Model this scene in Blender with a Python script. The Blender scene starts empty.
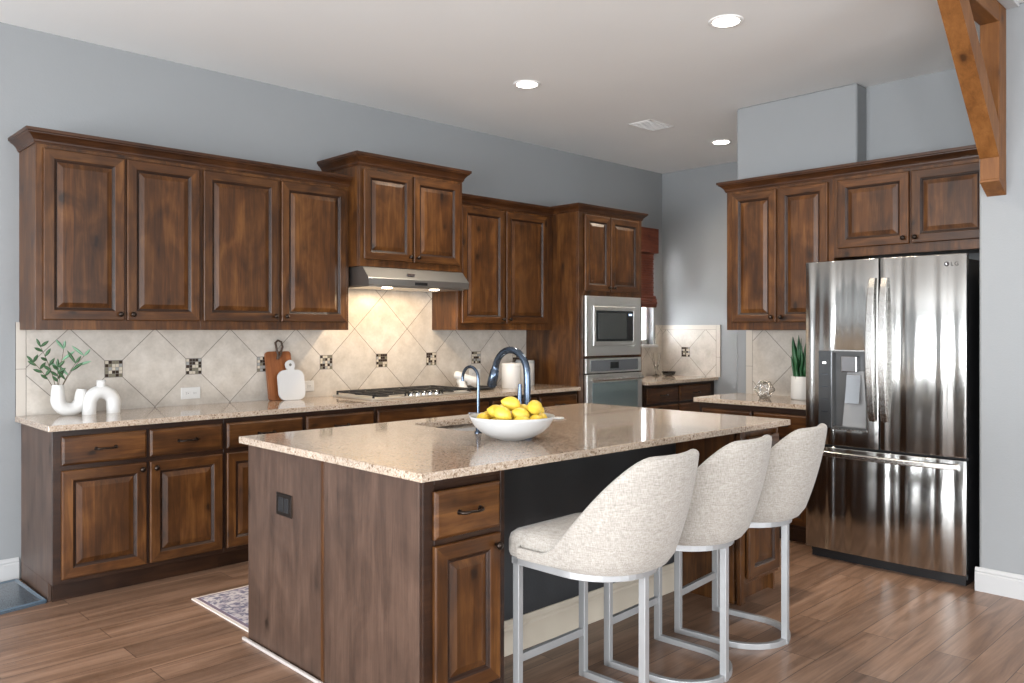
import bpy, math, random
from mathutils import Vector, Matrix
random.seed(7)
C = bpy.context.scene.collection
PI = math.pi
# ---------------------------------------------------------------- camera
FPX, CAMZ, HOR = 810.0, 1.385, 330.3
ANG = math.atan((1345-512)/FPX)
cd = bpy.data.cameras.new('camera'); cam = bpy.data.objects.new('camera', cd); C.objects.link(cam)
cam.location = (0, 0, CAMZ); cam.rotation_euler = (PI/2, 0, ANG-PI/2)
cd.sensor_width = 36; cd.lens = FPX/1024*36; cd.shift_y = -(341.5-HOR)/1024; cd.clip_start = .05
bpy.context.scene.camera = cam
# ---------------------------------------------------------------- world and view
vs = bpy.context.scene.view_settings
vs.view_transform = 'Standard'; vs.look = 'None'; vs.gamma = 1; vs.use_curve_mapping = False
vs.exposure = 0.75
w = bpy.data.worlds.new('sky'); bpy.context.scene.world = w; w.use_nodes = True
bg = w.node_tree.nodes['Background']; bg.inputs[0].default_value = (.86, .93, 1, 1); bg.inputs[1].default_value = 1.6
# ---------------------------------------------------------------- daylight outside the windows
def area(name, loc, rot, sx, sy, power, col):
    l = bpy.data.lights.new(name, 'AREA'); l.shape = 'RECTANGLE'; l.size = sx; l.size_y = sy
    l.energy = power; l.color = col
    o = bpy.data.objects.new(name, l); C.objects.link(o); o.location = loc; o.rotation_euler = rot
    return o
CEIL = 3.075
XS, YS = -3.4, -4.2           # walls behind and beside the camera
WIN_SIDE = [(-3.3, -2.3), (-1.6, -.6), (-.2, .8), (1.5, 2.5), (2.9, 3.9)]   # on the wall X = XS
WIN_REAR = [(-2.6, -1.1), (-.5, 1.0), (1.7, 3.2)]                       # on the wall Y = YS
DAY = (.93, .965, 1.0)
for y0, y1 in WIN_SIDE:
    area('daylight', (XS-.35, (y0+y1)/2, 1.2), (0, -PI/2-.45, 0), 2.2, y1-y0, 105, DAY)
for x0, x1 in WIN_REAR:
    area('daylight', ((x0+x1)/2, YS-.35, 1.25), (PI/2+.45, 0, 0), x1-x0, 2.2, 72, DAY)
area('daylight', (6.66, 5.50, 1.85), (-PI/2, 0, 0), .8, 1.2, 75, DAY)

# ---------------------------------------------------------------- materials
def nt(name):
    m = bpy.data.materials.new(name); m.use_nodes = True
    return m, m.node_tree, m.node_tree.nodes['Principled BSDF']
def N(t, ty, **k):
    n = t.nodes.new(ty)
    for a, b in k.items():
        if a in n.inputs: n.inputs[a].default_value = b
        else: setattr(n, a, b)
    return n
def plain(name, col, rough=.5, metal=0, coat=0, bump=0, bscale=200, sss=0):
    m, t, p = nt(name)
    p.inputs['Base Color'].default_value = (*col, 1); p.inputs['Roughness'].default_value = rough
    p.inputs['Metallic'].default_value = metal; p.inputs['Coat Weight'].default_value = coat
    tc = N(t, 'ShaderNodeTexCoord'); nz = N(t, 'ShaderNodeTexNoise', Scale=bscale, Detail=3.0)
    t.links.new(tc.outputs['Object'], nz.inputs['Vector'])
    if bump:
        b = N(t, 'ShaderNodeBump', Strength=bump, Distance=.002)
        t.links.new(nz.outputs['Fac'], b.inputs['Height']); t.links.new(b.outputs[0], p.inputs['Normal'])
    else:
        mr = N(t, 'ShaderNodeMapRange'); mr.inputs['To Min'].default_value = max(0, rough-.03); mr.inputs['To Max'].default_value = rough+.03
        t.links.new(nz.outputs['Fac'], mr.inputs['Value']); t.links.new(mr.outputs[0], p.inputs['Roughness'])
    return m
def ramp(t, src, stops):
    r = N(t, 'ShaderNodeValToRGB'); e = r.color_ramp.elements
    e[0].position, e[0].color = stops[0][0], (*stops[0][1], 1)
    e[1].position, e[1].color = stops[-1][0], (*stops[-1][1], 1)
    for p_, c in stops[1:-1]:
        x = e.new(p_); x.color = (*c, 1)
    t.links.new(src, r.inputs[0]); return r
def mix(t, f, a, b, mode='MIX'):
    n = N(t, 'ShaderNodeMix', data_type='RGBA', blend_type=mode)
    for s, v in ((0, f), (6, a), (7, b)):
        if hasattr(v, 'links'): t.links.new(v, n.inputs[s])
        else: n.inputs[s].default_value = v if s == 0 else (*v, 1)
    return n.outputs[2]
def wood(name, axis, dark, mid, light, rough=.38, coat=.10, seams=True, knots=True):
    m, t, p = nt(name)
    tc = N(t, 'ShaderNodeTexCoord'); oi = N(t, 'ShaderNodeObjectInfo')
    off = N(t, 'ShaderNodeVectorMath', operation='ADD')
    sc = N(t, 'ShaderNodeVectorMath', operation='SCALE'); cmb = N(t, 'ShaderNodeCombineXYZ')
    for i in range(3): t.links.new(oi.outputs['Random'], cmb.inputs[i])
    t.links.new(cmb.outputs[0], sc.inputs[0]); sc.inputs['Scale'].default_value = 23
    t.links.new(tc.outputs['Object'], off.inputs[0]); t.links.new(sc.outputs[0], off.inputs[1])
    v = off.outputs[0]
    def stretch(a, b):
        mp = N(t, 'ShaderNodeMapping'); s = [a, a, a]; s[axis] = b; mp.inputs['Scale'].default_value = s
        t.links.new(v, mp.inputs['Vector']); return mp.outputs[0]
    g = N(t, 'ShaderNodeTexNoise', Scale=1.0, Detail=6.0, Roughness=.6, Distortion=.8); t.links.new(stretch(24, 2.4), g.inputs['Vector'])
    f = N(t, 'ShaderNodeTexNoise', Scale=1.0, Detail=3.0); t.links.new(stretch(140, 6), f.inputs['Vector'])
    bl = N(t, 'ShaderNodeTexNoise', Scale=1.0, Detail=3.0, Distortion=1.2); t.links.new(stretch(6, 3.4), bl.inputs['Vector'])
    s1 = N(t, 'ShaderNodeMath', operation='MULTIPLY'); s1.inputs[1].default_value = .45; t.links.new(g.outputs['Fac'], s1.inputs[0])
    s2 = N(t, 'ShaderNodeMath', operation='MULTIPLY_ADD'); s2.inputs[1].default_value = .15; t.links.new(f.outputs['Fac'], s2.inputs[0]); t.links.new(s1.outputs[0], s2.inputs[2])
    s3 = N(t, 'ShaderNodeMath', operation='MULTIPLY_ADD'); s3.inputs[1].default_value = .40; t.links.new(bl.outputs['Fac'], s3.inputs[0]); t.links.new(s2.outputs[0], s3.inputs[2])
    c = ramp(t, s3.outputs[0], [(.33, dark), (.5, mid), (.68, light)]).outputs[0]
    if seams:                     # glued boards of different tone
        sp = N(t, 'ShaderNodeSeparateXYZ'); t.links.new(v, sp.inputs[0])
        k = 0 if axis == 2 else 2
        d = N(t, 'ShaderNodeMath', operation='MULTIPLY'); d.inputs[1].default_value = 11.0; t.links.new(sp.outputs[k], d.inputs[0])
        fl = N(t, 'ShaderNodeMath', operation='FLOOR'); t.links.new(d.outputs[0], fl.inputs[0])
        wn = N(t, 'ShaderNodeTexWhiteNoise', noise_dimensions='1D'); t.links.new(fl.outputs[0], wn.inputs['W'])
        rr = ramp(t, wn.outputs['Value'], [(0, (.72, .70, .70)), (1, (1.15, 1.12, 1.10))])
        c = mix(t, 1.0, c, rr.outputs[0], 'MULTIPLY')
    if knots:
        mp = N(t, 'ShaderNodeMapping'); s = [6.0]*3; s[axis] = 3.2; mp.inputs['Scale'].default_value = s; t.links.new(v, mp.inputs['Vector'])
        dn = N(t, 'ShaderNodeTexNoise', Scale=12.0); t.links.new(v, dn.inputs['Vector'])
        ad = N(t, 'ShaderNodeVectorMath', operation='MULTIPLY_ADD'); ad.inputs[1].default_value = (.25,)*3
        t.links.new(dn.outputs['Color'], ad.inputs[0]); t.links.new(mp.outputs[0], ad.inputs[2])
        vo = N(t, 'ShaderNodeTexVoronoi', Scale=1.0); t.links.new(ad.outputs[0], vo.inputs['Vector'])
        kr = ramp(t, vo.outputs['Distance'], [(.05, (1, 1, 1)), (.11, (.35,)*3), (.24, (0, 0, 0))])
        kc = N(t, 'ShaderNodeMath', operation='MULTIPLY'); kc.inputs[1].default_value = .85; t.links.new(kr.outputs[0], kc.inputs[0])
        c = mix(t, kc.outputs[0], c, tuple(x*.3 for x in dark))
    t.links.new(c, p.inputs['Base Color']); p.inputs['Roughness'].default_value = rough; p.inputs['Specular IOR Level'].default_value = .32
    p.inputs['Coat Weight'].default_value = coat; p.inputs['Coat Roughness'].default_value = .25
    b = N(t, 'ShaderNodeBump', Strength=.12, Distance=.002); t.links.new(g.outputs['Fac'], b.inputs['Height']); t.links.new(b.outputs[0], p.inputs['Normal'])
    return m
DK, MD, LT = (.018, .0064, .0019), (.072, .0262, .0060), (.155, .065, .0175)
woodV = wood('alder_vertical', 2, DK, MD, LT)
woodH = wood('alder_horizontal', 0, DK, MD, LT)
woodP = wood('alder_end_panel_sheen', 2, (.036, .021, .015), (.070, .041, .029), (.118, .071, .050), rough=.42, seams=False)  # same alder, greyed: the bluish sheen on end panels is put into the colour
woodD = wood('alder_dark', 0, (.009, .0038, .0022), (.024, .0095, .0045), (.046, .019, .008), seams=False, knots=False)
woodC = wood('alder_crown', 0, (.014, .005, .002), (.042, .0145, .0045), (.085, .032, .010), seams=False, knots=False)
cedar = wood('cedar_beam', 2, (.095, .032, .007), (.165, .062, .014), (.24, .10, .028), rough=.5, coat=.05, seams=False)
boardw = wood('acacia_board', 2, (.12, .035, .011), (.25, .085, .027), (.36, .135, .048), rough=.4, coat=.1, seams=True, knots=False)
blindw = wood('blind_wood', 0, (.05, .012, .006), (.12, .03, .014), (.20, .055, .025), rough=.6, coat=0, seams=False, knots=False)

def paint(name, col, bs=.25, rough=.6, sc=90):
    m, t, p = nt(name)
    tc = N(t, 'ShaderNodeTexCoord')
    n1 = N(t, 'ShaderNodeTexNoise', Scale=float(sc), Detail=4.0, Roughness=.65); t.links.new(tc.outputs['Object'], n1.inputs['Vector'])
    n2 = N(t, 'ShaderNodeTexNoise', Scale=1.2, Detail=2.0); t.links.new(tc.outputs['Object'], n2.inputs['Vector'])
    c = mix(t, n2.outputs['Fac'], tuple(x*.96 for x in col), tuple(x*1.04 for x in col))
    t.links.new(c, p.inputs['Base Color']); p.inputs['Roughness'].default_value = rough
    b = N(t, 'ShaderNodeBump', Strength=bs, Distance=.004); t.links.new(n1.outputs['Fac'], b.inputs['Height']); t.links.new(b.outputs[0], p.inputs['Normal'])
    return m
wallM = paint('wall_paint', (.255, .264, .270), .2)
ceilM = paint('ceiling_paint', (.74, .74, .73), .2, .8, 60)
whiteM = plain('white_trim_paint', (.46, .46, .46), .35)
darkpaint = paint('charcoal_knee_wall_paint', (.035, .037, .040), .2, .5)
creamM = plain('cream_trim_paint', (.60, .53, .43), .4)

def granite(name):
    m, t, p = nt(name)
    tc = N(t, 'ShaderNodeTexCoord')
    v1 = N(t, 'ShaderNodeTexVoronoi', Scale=260.0); v2 = N(t, 'ShaderNodeTexVoronoi', Scale=120.0); n = N(t, 'ShaderNodeTexNoise', Scale=5.0, Detail=4.0)
    for x in (v1, v2, n): t.links.new(tc.outputs['Object'], x.inputs['Vector'])
    g1 = N(t, 'ShaderNodeSeparateColor'); t.links.new(v1.outputs['Color'], g1.inputs[0])
    g2 = N(t, 'ShaderNodeSeparateColor'); t.links.new(v2.outputs['Color'], g2.inputs[0])
    c = ramp(t, g1.outputs[0], [(.0, (.26, .195, .145)), (.12, (.34, .262, .196)), (.3, (.425, .335, .256)), (.75, (.47, .375, .295)), (.92, (.54, .465, .39))])
    c2 = ramp(t, g2.outputs[1], [(.0, (.45, .38, .32)), (.1, (.80, .75, .70)), (.2, (1, 1, 1))])
    k = mix(t, 1.0, c.outputs[0], c2.outputs[0], 'MULTIPLY')
    c3 = ramp(t, n.outputs['Fac'], [(.3, (.90, .90, .90)), (.7, (1.06, 1.05, 1.04))])
    k = mix(t, 1.0, k, c3.outputs[0], 'MULTIPLY')
    t.links.new(k, p.inputs['Base Color']); p.inputs['Roughness'].default_value = .10
    p.inputs['Coat Weight'].default_value = .2; p.inputs['Coat Roughness'].default_value = .03
    return m
graniteM = granite('beige_granite')

def tile_mat(name, u, u0, z0=1.155, P=.4825, border=None):
    """stone tile laid on the diagonal; u = index of the horizontal axis; nodes at (u0, z0)"""
    m, t, p = nt(name)
    tc = N(t, 'ShaderNodeTexCoord'); sp = N(t, 'ShaderNodeSeparateXYZ'); t.links.new(tc.outputs['Object'], sp.inputs[0])
    def M(op, a, b=None, c_=None):
        n = N(t, 'ShaderNodeMath', operation=op)
        for i, v in enumerate((a, b, c_)):
            if v is None: continue
            if hasattr(v, 'links'): t.links.new(v, n.inputs[i])
            else: n.inputs[i].default_value = v
        return n.outputs[0]
    U = M('SUBTRACT', sp.outputs[u], u0); Z = M('SUBTRACT', sp.outputs[2], z0)
    s = M('ADD', U, Z); d = M('SUBTRACT', U, Z)
    ks, kd = M('DIVIDE', s, P), M('DIVIDE', d, P)
    def dist(k):
        return M('ABSOLUTE', M('SUBTRACT', M('FRACT', M('ADD', k, .5)), .5))
    g = M('LESS_THAN', M('MINIMUM', dist(ks), dist(kd)), .0062)
    idv = N(t, 'ShaderNodeCombineXYZ'); t.links.new(M('FLOOR', ks), idv.inputs[0]); t.links.new(M('FLOOR', kd), idv.inputs[1])
    wn = N(t, 'ShaderNodeTexWhiteNoise', noise_dimensions='3D'); t.links.new(idv.outputs[0], wn.inputs['Vector'])
    n = N(t, 'ShaderNodeTexNoise', Scale=9.0, Detail=6.0, Roughness=.6); t.links.new(tc.outputs['Object'], n.inputs['Vector'])
    n2 = N(t, 'ShaderNodeTexNoise', Scale=60.0, Detail=3.0); t.links.new(tc.outputs['Object'], n2.inputs['Vector'])
    c = ramp(t, n.outputs['Fac'], [(.3, (.42, .375, .325)), (.5, (.49, .445, .39)), (.7, (.56, .515, .46))]).outputs[0]
    c = mix(t, 1.0, c, ramp(t, wn.outputs['Value'], [(0, (.93, .93, .93)), (1, (1.05, 1.04, 1.03))]).outputs[0], 'MULTIPLY')
    c = mix(t, 1.0, c, ramp(t, n2.outputs['Fac'], [(.3, (.95, .95, .95)), (.7, (1.04, 1.04, 1.04))]).outputs[0], 'MULTIPLY')
    c = mix(t, g, c, (.17, .15, .13))
    t.links.new(c, p.inputs['Base Color']); p.inputs['Roughness'].default_value = .32
    b = N(t, 'ShaderNodeBump', Strength=.4, Distance=.002, invert=True); t.links.new(g, b.inputs['Height']); t.links.new(b.outputs[0], p.inputs['Normal'])
    return m
tileA = tile_mat('diagonal_stone_tile', 0, 1.667)
tileB = tile_mat('diagonal_stone_tile_far', 1, 4.834)
tileC = tile_mat('diagonal_stone_tile_side', 1, 2.757)
bordM = plain('stone_border_tile', (.47, .425, .37), .35)
groutM = plain('grout', (.17, .15, .13), .8)
MOS = [plain('mosaic_dark', (.035, .022, .016), .15), plain('mosaic_cream', (.50, .44, .35), .2), plain('mosaic_olive', (.17, .15, .11), .2), plain('mosaic_grey', (.28, .28, .27), .2)]

def floor_mat():
    m, t, p = nt('wood_plank_floor')
    tc = N(t, 'ShaderNodeTexCoord')
    br = N(t, 'ShaderNodeTexBrick', offset=.37, offset_frequency=2)
    br.inputs['Scale'].default_value = 1; br.inputs['Brick Width'].default_value = 1.25; br.inputs['Row Height'].default_value = .155
    br.inputs['Mortar Size'].default_value = .0016; br.inputs['Mortar Smooth'].default_value = .2
    br.inputs['Color1'].default_value = (0, 0, 0, 1); br.inputs['Color2'].default_value = (1, 1, 1, 1); br.inputs['Mortar'].default_value = (.5, .5, .5, 1)
    t.links.new(tc.outputs['Object'], br.inputs['Vector'])
    mp = N(t, 'ShaderNodeMapping'); mp.inputs['Scale'].default_value = (1.3, 15, 1); t.links.new(tc.outputs['Object'], mp.inputs['Vector'])
    ad = N(t, 'ShaderNodeVectorMath', operation='MULTIPLY_ADD'); ad.inputs[1].default_value = (9, 31, 5)
    t.links.new(br.outputs['Color'], ad.inputs[0]); t.links.new(mp.outputs[0], ad.inputs[2])
    n = N(t, 'ShaderNodeTexNoise', Scale=1.0, Detail=6.0, Roughness=.6, Distortion=1.0); t.links.new(ad.outputs[0], n.inputs['Vector'])
    mp2 = N(t, 'ShaderNodeMapping'); mp2.inputs['Scale'].default_value = (4, 120, 1); t.links.new(tc.outputs['Object'], mp2.inputs['Vector'])
    n2 = N(t, 'ShaderNodeTexNoise', Scale=1.0, Detail=3.0); t.links.new(mp2.outputs[0], n2.inputs['Vector'])
    c = ramp(t, n.outputs['Fac'], [(.3, (.135, .076, .046)), (.5, (.235, .140, .090)), (.72, (.350, .220, .148))]).outputs[0]
    c = mix(t, 1.0, c, ramp(t, br.outputs['Color'], [(0, (.74, .72, .72)), (1, (1.18, 1.16, 1.15))]).outputs[0], 'MULTIPLY')
    c = mix(t, 1.0, c, ramp(t, n2.outputs['Fac'], [(.3, (.88, .88, .88)), (.7, (1.1, 1.1, 1.1))]).outputs[0], 'MULTIPLY')
    c = mix(t, br.outputs['Fac'], c, (.035, .02, .014))
    t.links.new(c, p.inputs['Base Color']); p.inputs['Roughness'].default_value = .34
    b = N(t, 'ShaderNodeBump', Strength=.15, Distance=.002); t.links.new(n.outputs['Fac'], b.inputs['Height']); t.links.new(b.outputs[0], p.inputs['Normal'])
    return m
floorM = floor_mat()

def steel(name, col=(.62, .61, .59), rough=.2, wav=0, wdist=.02, axis=2, fr=7.0):
    m, t, p = nt(name)
    p.inputs['Base Color'].default_value = (*col, 1); p.inputs['Metallic'].default_value = 1
    tc = N(t, 'ShaderNodeTexCoord'); mp = N(t, 'ShaderNodeMapping'); s = [6.0]*3; s[1-(axis == 1)] = 6; s = [300, 300, 4] if axis == 2 else [4, 300, 300]
    mp.inputs['Scale'].default_value = s; t.links.new(tc.outputs['Object'], mp.inputs['Vector'])
    n = N(t, 'ShaderNodeTexNoise', Scale=1.0, Detail=2.0); t.links.new(mp.outputs[0], n.inputs['Vector'])
    mr = N(t, 'ShaderNodeMapRange'); mr.inputs['To Min'].default_value = rough-.04; mr.inputs['To Max'].default_value = rough+.05
    t.links.new(n.outputs['Fac'], mr.inputs['Value']); t.links.new(mr.outputs[0], p.inputs['Roughness'])
    if wav:
        mp2 = N(t, 'ShaderNodeMapping'); mp2.inputs['Scale'].default_value = (fr, fr, .22) if axis == 2 else (.7, fr, fr)
        t.links.new(tc.outputs['Object'], mp2.inputs['Vector'])
        n2 = N(t, 'ShaderNodeTexNoise', Scale=1.0, Detail=1.0, Distortion=.4); t.links.new(mp2.outputs[0], n2.inputs['Vector'])
        b = N(t, 'ShaderNodeBump', Strength=wav, Distance=wdist); t.links.new(n2.outputs['Fac'], b.inputs['Height']); t.links.new(b.outputs[0], p.inputs['Normal'])
    return m
fridgeM = steel('brushed_stainless_door', (.43, .425, .41), .18, .6, .05, 2, 9.0)
steelM = steel('brushed_stainless', (.78, .78, .76), .36)
handleM = plain('polished_stainless', (.52, .51, .49), .27, 1)
hoodM = steel('hood_stainless', (.42, .41, .39), .34)
chromeM = plain('chrome', (.75, .76, .78), .08, 1)
gunM = plain('dark_gunmetal', (.085, .11, .15), .2, .9)
bronzeM = plain('oil_rubbed_bronze', (.035, .025, .020), .3, .85)
blackM = plain('black_plastic', (.010, .010, .011), .35)
ironM = plain('cast_iron', (.02, .02, .021), .55, .2)
glassK = plain('black_glass', (.015, .018, .020), .05)
glassO = plain('oven_glass_reflection_tint', (.13, .17, .175), .08, .0, .5)  # pale teal base colour stands in for reflections in the glass
silverleg = plain('silver_painted_steel', (.40, .405, .41), .38, .5)
ceramicM = plain('matte_white_ceramic', (.58, .575, .56), .45)
bowlM = plain('white_glazed_bowl', (.52, .52, .515), .3, 0, .2, .3, 60)
marbleM = plain('white_marble', (.56, .56, .56), .2)
plateM = plain('white_plastic_plate', (.60, .59, .57), .3)
leafM = plain('olive_leaf', (.045, .11, .045), .45)
leafP = plain('pale_leaf', (.20, .38, .24), .5)
snakeM = plain('snake_plant_leaf', (.018, .085, .030), .4, 0, 0, .3, 40)
soilM = plain('potting_soil', (.03, .02, .015), .9)
stemM = plain('woody_stem', (.10, .07, .04), .7)
strapM = plain('leather_strap', (.06, .035, .022), .6)
greyM = plain('grey_ceramic', (.35, .37, .38), .4)
ventM = plain('vent_white_metal', (.78, .77, .75), .4)

def lemon_mat():
    m, t, p = nt('lemon_peel')
    tc = N(t, 'ShaderNodeTexCoord'); n = N(t, 'ShaderNodeTexNoise', Scale=160.0, Detail=2.0); n2 = N(t, 'ShaderNodeTexNoise', Scale=14.0)
    for x in (n, n2): t.links.new(tc.outputs['Object'], x.inputs['Vector'])
    c = ramp(t, n2.outputs['Fac'], [(.3, (.62, .40, .03)), (.6, (.70, .50, .06)), (.8, (.64, .50, .10))])
    t.links.new(c.outputs[0], p.inputs['Base Color']); p.inputs['Roughness'].default_value = .38
    b = N(t, 'ShaderNodeBump', Strength=.4, Distance=.001); t.links.new(n.outputs['Fac'], b.inputs['Height']); t.links.new(b.outputs[0], p.inputs['Normal'])
    return m
lemonM = lemon_mat()
def fabric_mat():
    m, t, p = nt('beige_linen_weave')
    tc = N(t, 'ShaderNodeTexCoord')
    outs = []
    for s in ((40, 40, 330), (330, 330, 35)):
        mp = N(t, 'ShaderNodeMapping'); mp.inputs['Scale'].default_value = s; t.links.new(tc.outputs['Object'], mp.inputs['Vector'])
        n = N(t, 'ShaderNodeTexNoise', Scale=1.0, Detail=2.0, Roughness=.6); t.links.new(mp.outputs[0], n.inputs['Vector']); outs.append(n.outputs['Fac'])
    a = N(t, 'ShaderNodeMath', operation='ADD'); t.links.new(outs[0], a.inputs[0]); t.links.new(outs[1], a.inputs[1])
    h = N(t, 'ShaderNodeMath', operation='MULTIPLY'); h.inputs[1].default_value = .5; t.links.new(a.outputs[0], h.inputs[0])
    c = ramp(t, h.outputs[0], [(.36, (.25, .225, .195)), (.5, (.345, .315, .28)), (.62, (.42, .39, .35))])
    t.links.new(c.outputs[0], p.inputs['Base Color']); p.inputs['Roughness'].default_value = .9
    p.inputs['Sheen Weight'].default_value = .2
    b = N(t, 'ShaderNodeBump', Strength=.5, Distance=.0015); t.links.new(h.outputs[0], b.inputs['Height']); t.links.new(b.outputs[0], p.inputs['Normal'])
    return m
fabricM = fabric_mat()
def rug_mat():
    m, t, p = nt('faded_rug_pattern')
    tc = N(t, 'ShaderNodeTexCoord')
    v = N(t, 'ShaderNodeTexVoronoi', Scale=26.0); n = N(t, 'ShaderNodeTexNoise', Scale=45.0, Detail=5.0); n2 = N(t, 'ShaderNodeTexNoise', Scale=9.0, Detail=4.0, Distortion=2.0)
    for x in (v, n, n2): t.links.new(tc.outputs['Object'], x.inputs['Vector'])
    c = ramp(t, v.outputs['Distance'], [(.2, (.50, .46, .48)), (.45, (.36, .30, .36)), (.6, (.60, .55, .55))]).outputs[0]
    c = mix(t, ramp(t, n.outputs['Fac'], [(.45, (0, 0, 0)), (.58, (1, 1, 1))]).outputs[0], c, (.17, .16, .23))
    c = mix(t, ramp(t, n2.outputs['Fac'], [(.5, (0, 0, 0)), (.62, (.8, .8, .8))]).outputs[0], c, (.62, .57, .57))
    t.links.new(c, p.inputs['Base Color']); p.inputs['Roughness'].default_value = .95
    return m
rugM = rug_mat(); rugB = plain('rug_binding', (.74, .66, .60), .9); rugD = plain('rug_dark_border', (.20, .15, .19), .95)
def emis(name, col, s):
    m, t, p = nt(name); p.inputs['Base Color'].default_value = (*col, 1)
    p.inputs['Emission Color'].default_value = (*col, 1); p.inputs['Emission Strength'].default_value = s
    nz = N(t, 'ShaderNodeTexNoise', Scale=20.0); mr = N(t, 'ShaderNodeMapRange'); mr.inputs['To Min'].default_value = .35; mr.inputs['To Max'].default_value = .45
    t.links.new(nz.outputs['Fac'], mr.inputs['Value']); t.links.new(mr.outputs[0], p.inputs['Roughness'])
    return m
lampM = emis('lamp_lens', (1, .95, .86), 14); hoodlampM = emis('hood_lamp_lens', (1, .85, .62), 14)
dispM = emis('display_glow', (.5, .7, 1), 1.2)
def glass_mat(name, col=(1, 1, 1)):
    m, t, p = nt(name); p.inputs['Base Color'].default_value = (*col, 1); p.inputs['Transmission Weight'].default_value = 1
    p.inputs['Roughness'].default_value = .02; p.inputs['IOR'].default_value = 1.45
    nz = N(t, 'ShaderNodeTexNoise', Scale=3.0); b = N(t, 'ShaderNodeBump', Strength=.01); t.links.new(nz.outputs['Fac'], b.inputs['Height']); t.links.new(b.outputs[0], p.inputs['Normal'])
    return m
glassM = glass_mat('clear_glass')

# ---------------------------------------------------------------- mesh helpers
class MB:
    def __init__(s): s.v, s.f, s.m, s.sm = [], [], [], []
    def add(s, vs_, fs, m=0, smooth=False):
        b = len(s.v); s.v += [tuple(x) for x in vs_]
        for f in fs: s.f.append([b+i for i in f]); s.m.append(m); s.sm.append(smooth)
    def box(s, x0, x1, y0, y1, z0, z1, m=0):
        s.add([(x0,y0,z0),(x1,y0,z0),(x1,y1,z0),(x0,y1,z0),(x0,y0,z1),(x1,y0,z1),(x1,y1,z1),(x0,y1,z1)],
              [(0,3,2,1),(4,5,6,7),(0,1,5,4),(1,2,6,5),(2,3,7,6),(3,0,4,7)], m); return s
    def prism(s, poly, axis, a, b, m=0, smooth=False):
        """poly = 2D points in the two other axes, extruded along axis from a to b"""
        n = len(poly)
        def P(p, t_):
            q = list(p); q.insert(axis, t_); return tuple(q)
        vv = [P(p, a) for p in poly]+[P(p, b) for p in poly]
        s.add(vv, [tuple(range(n-1, -1, -1)), tuple(range(n, 2*n))], m)
        s.add(vv, [(i, (i+1) % n, n+(i+1) % n, n+i) for i in range(n)], m, smooth); return s
    def lathe(s, prof, c=(0,0,0), n=28, m=0, axis='z', smooth=True, cap=True):
        vv = []
        for r, h in prof:
            for i in range(n):
                a = 2*PI*i/n; u, v = r*math.cos(a), r*math.sin(a)
                p = (u, v, h) if axis == 'z' else ((u, h, v) if axis == 'y' else (h, u, v))
                vv.append((p[0]+c[0], p[1]+c[1], p[2]+c[2]))
        fs = [(j*n+i, j*n+(i+1) % n, (j+1)*n+(i+1) % n, (j+1)*n+i) for j in range(len(prof)-1) for i in range(n)]
        s.add(vv, fs, m, smooth)
        if cap:
            s.add(vv[:n], [tuple(range(n-1, -1, -1))], m); s.add(vv[-n:], [tuple(range(n))], m)
        return s
    def tube(s, pts, r, n=12, m=0, closed=False, caps=True, flat=None):
        pts = [Vector(p) for p in pts]; k = len(pts); vv = []
        rs = r if isinstance(r, (list, tuple)) else [r]*k
        prev = None
        for i, p in enumerate(pts):
            a = pts[(i-1) % k] if (i > 0 or closed) else p; b = pts[(i+1) % k] if (i < k-1 or closed) else p
            tg = (b-a).normalized()
            if prev is None:
                up = Vector((0,0,1)) if abs(tg.z) < .9 else Vector((1,0,0)); nx = tg.cross(up).normalized()
            else:
                nx = (prev - tg*prev.dot(tg)).normalized()
            prev = nx; ny = tg.cross(nx)
            for j in range(n):
                t_ = 2*PI*j/n; vv.append(p+nx*math.cos(t_)*rs[i]+ny*math.sin(t_)*rs[i])
        e = k if closed else k-1
        s.add(vv, [(i*n+j, i*n+(j+1) % n, ((i+1) % k)*n+(j+1) % n, ((i+1) % k)*n+j) for i in range(e) for j in range(n)], m, True)
        if caps and not closed:
            s.add(vv[:n], [tuple(range(n-1, -1, -1))], m); s.add(vv[-n:], [tuple(range(n))], m)
        return s
    def rectbar(s, pts, w_, h_, m=0):
        """bar of rectangular section along a flat (constant z) path: w_ wide in plan, h_ high"""
        pts = [Vector(p) for p in pts]; k = len(pts); vv = []
        for i, p in enumerate(pts):
            a = pts[max(i-1, 0)]; b = pts[min(i+1, k-1)]; tg = (b-a).normalized(); nx = Vector((tg.y, -tg.x, 0))
            for sx, sz in ((-1,-1),(1,-1),(1,1),(-1,1)): vv.append(p+nx*sx*w_/2+Vector((0,0,sz*h_/2)))
        s.add(vv, [(i*4+j, i*4+(j+1) % 4, (i+1)*4+(j+1) % 4, (i+1)*4+j) for i in range(k-1) for j in range(4)], m)
        s.add(vv[:4], [(3,2,1,0)], m); s.add(vv[-4:], [(0,1,2,3)], m); return s
    def panel(s, x0, x1, z0, z1, prof, y=0, mv=0, mh=1, mg=None):
        """concentric rectangle loops: prof = (inset, dy) ; stiles get mv, rails get mh"""
        vv = []
        for i, d in prof:
            vv += [(x0+i, y+d, z0+i), (x1-i, y+d, z0+i), (x1-i, y+d, z1-i), (x0+i, y+d, z1-i)]
        b = len(s.v); s.v += vv
        for k in range(len(prof)-1):
            for j in range(4):
                s.f.append([b+k*4+j, b+k*4+(j+1) % 4, b+(k+1)*4+(j+1) % 4, b+(k+1)*4+j])
                centre = k >= 7
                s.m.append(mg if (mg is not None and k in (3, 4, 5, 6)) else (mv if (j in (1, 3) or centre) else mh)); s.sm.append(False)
        L = b+(len(prof)-1)*4; s.f.append([L, L+1, L+2, L+3]); s.m.append(mv); s.sm.append(False)
        s.f.append([b+3, b+2, b+1, b]); s.m.append(mv); s.sm.append(False)
        return s
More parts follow.
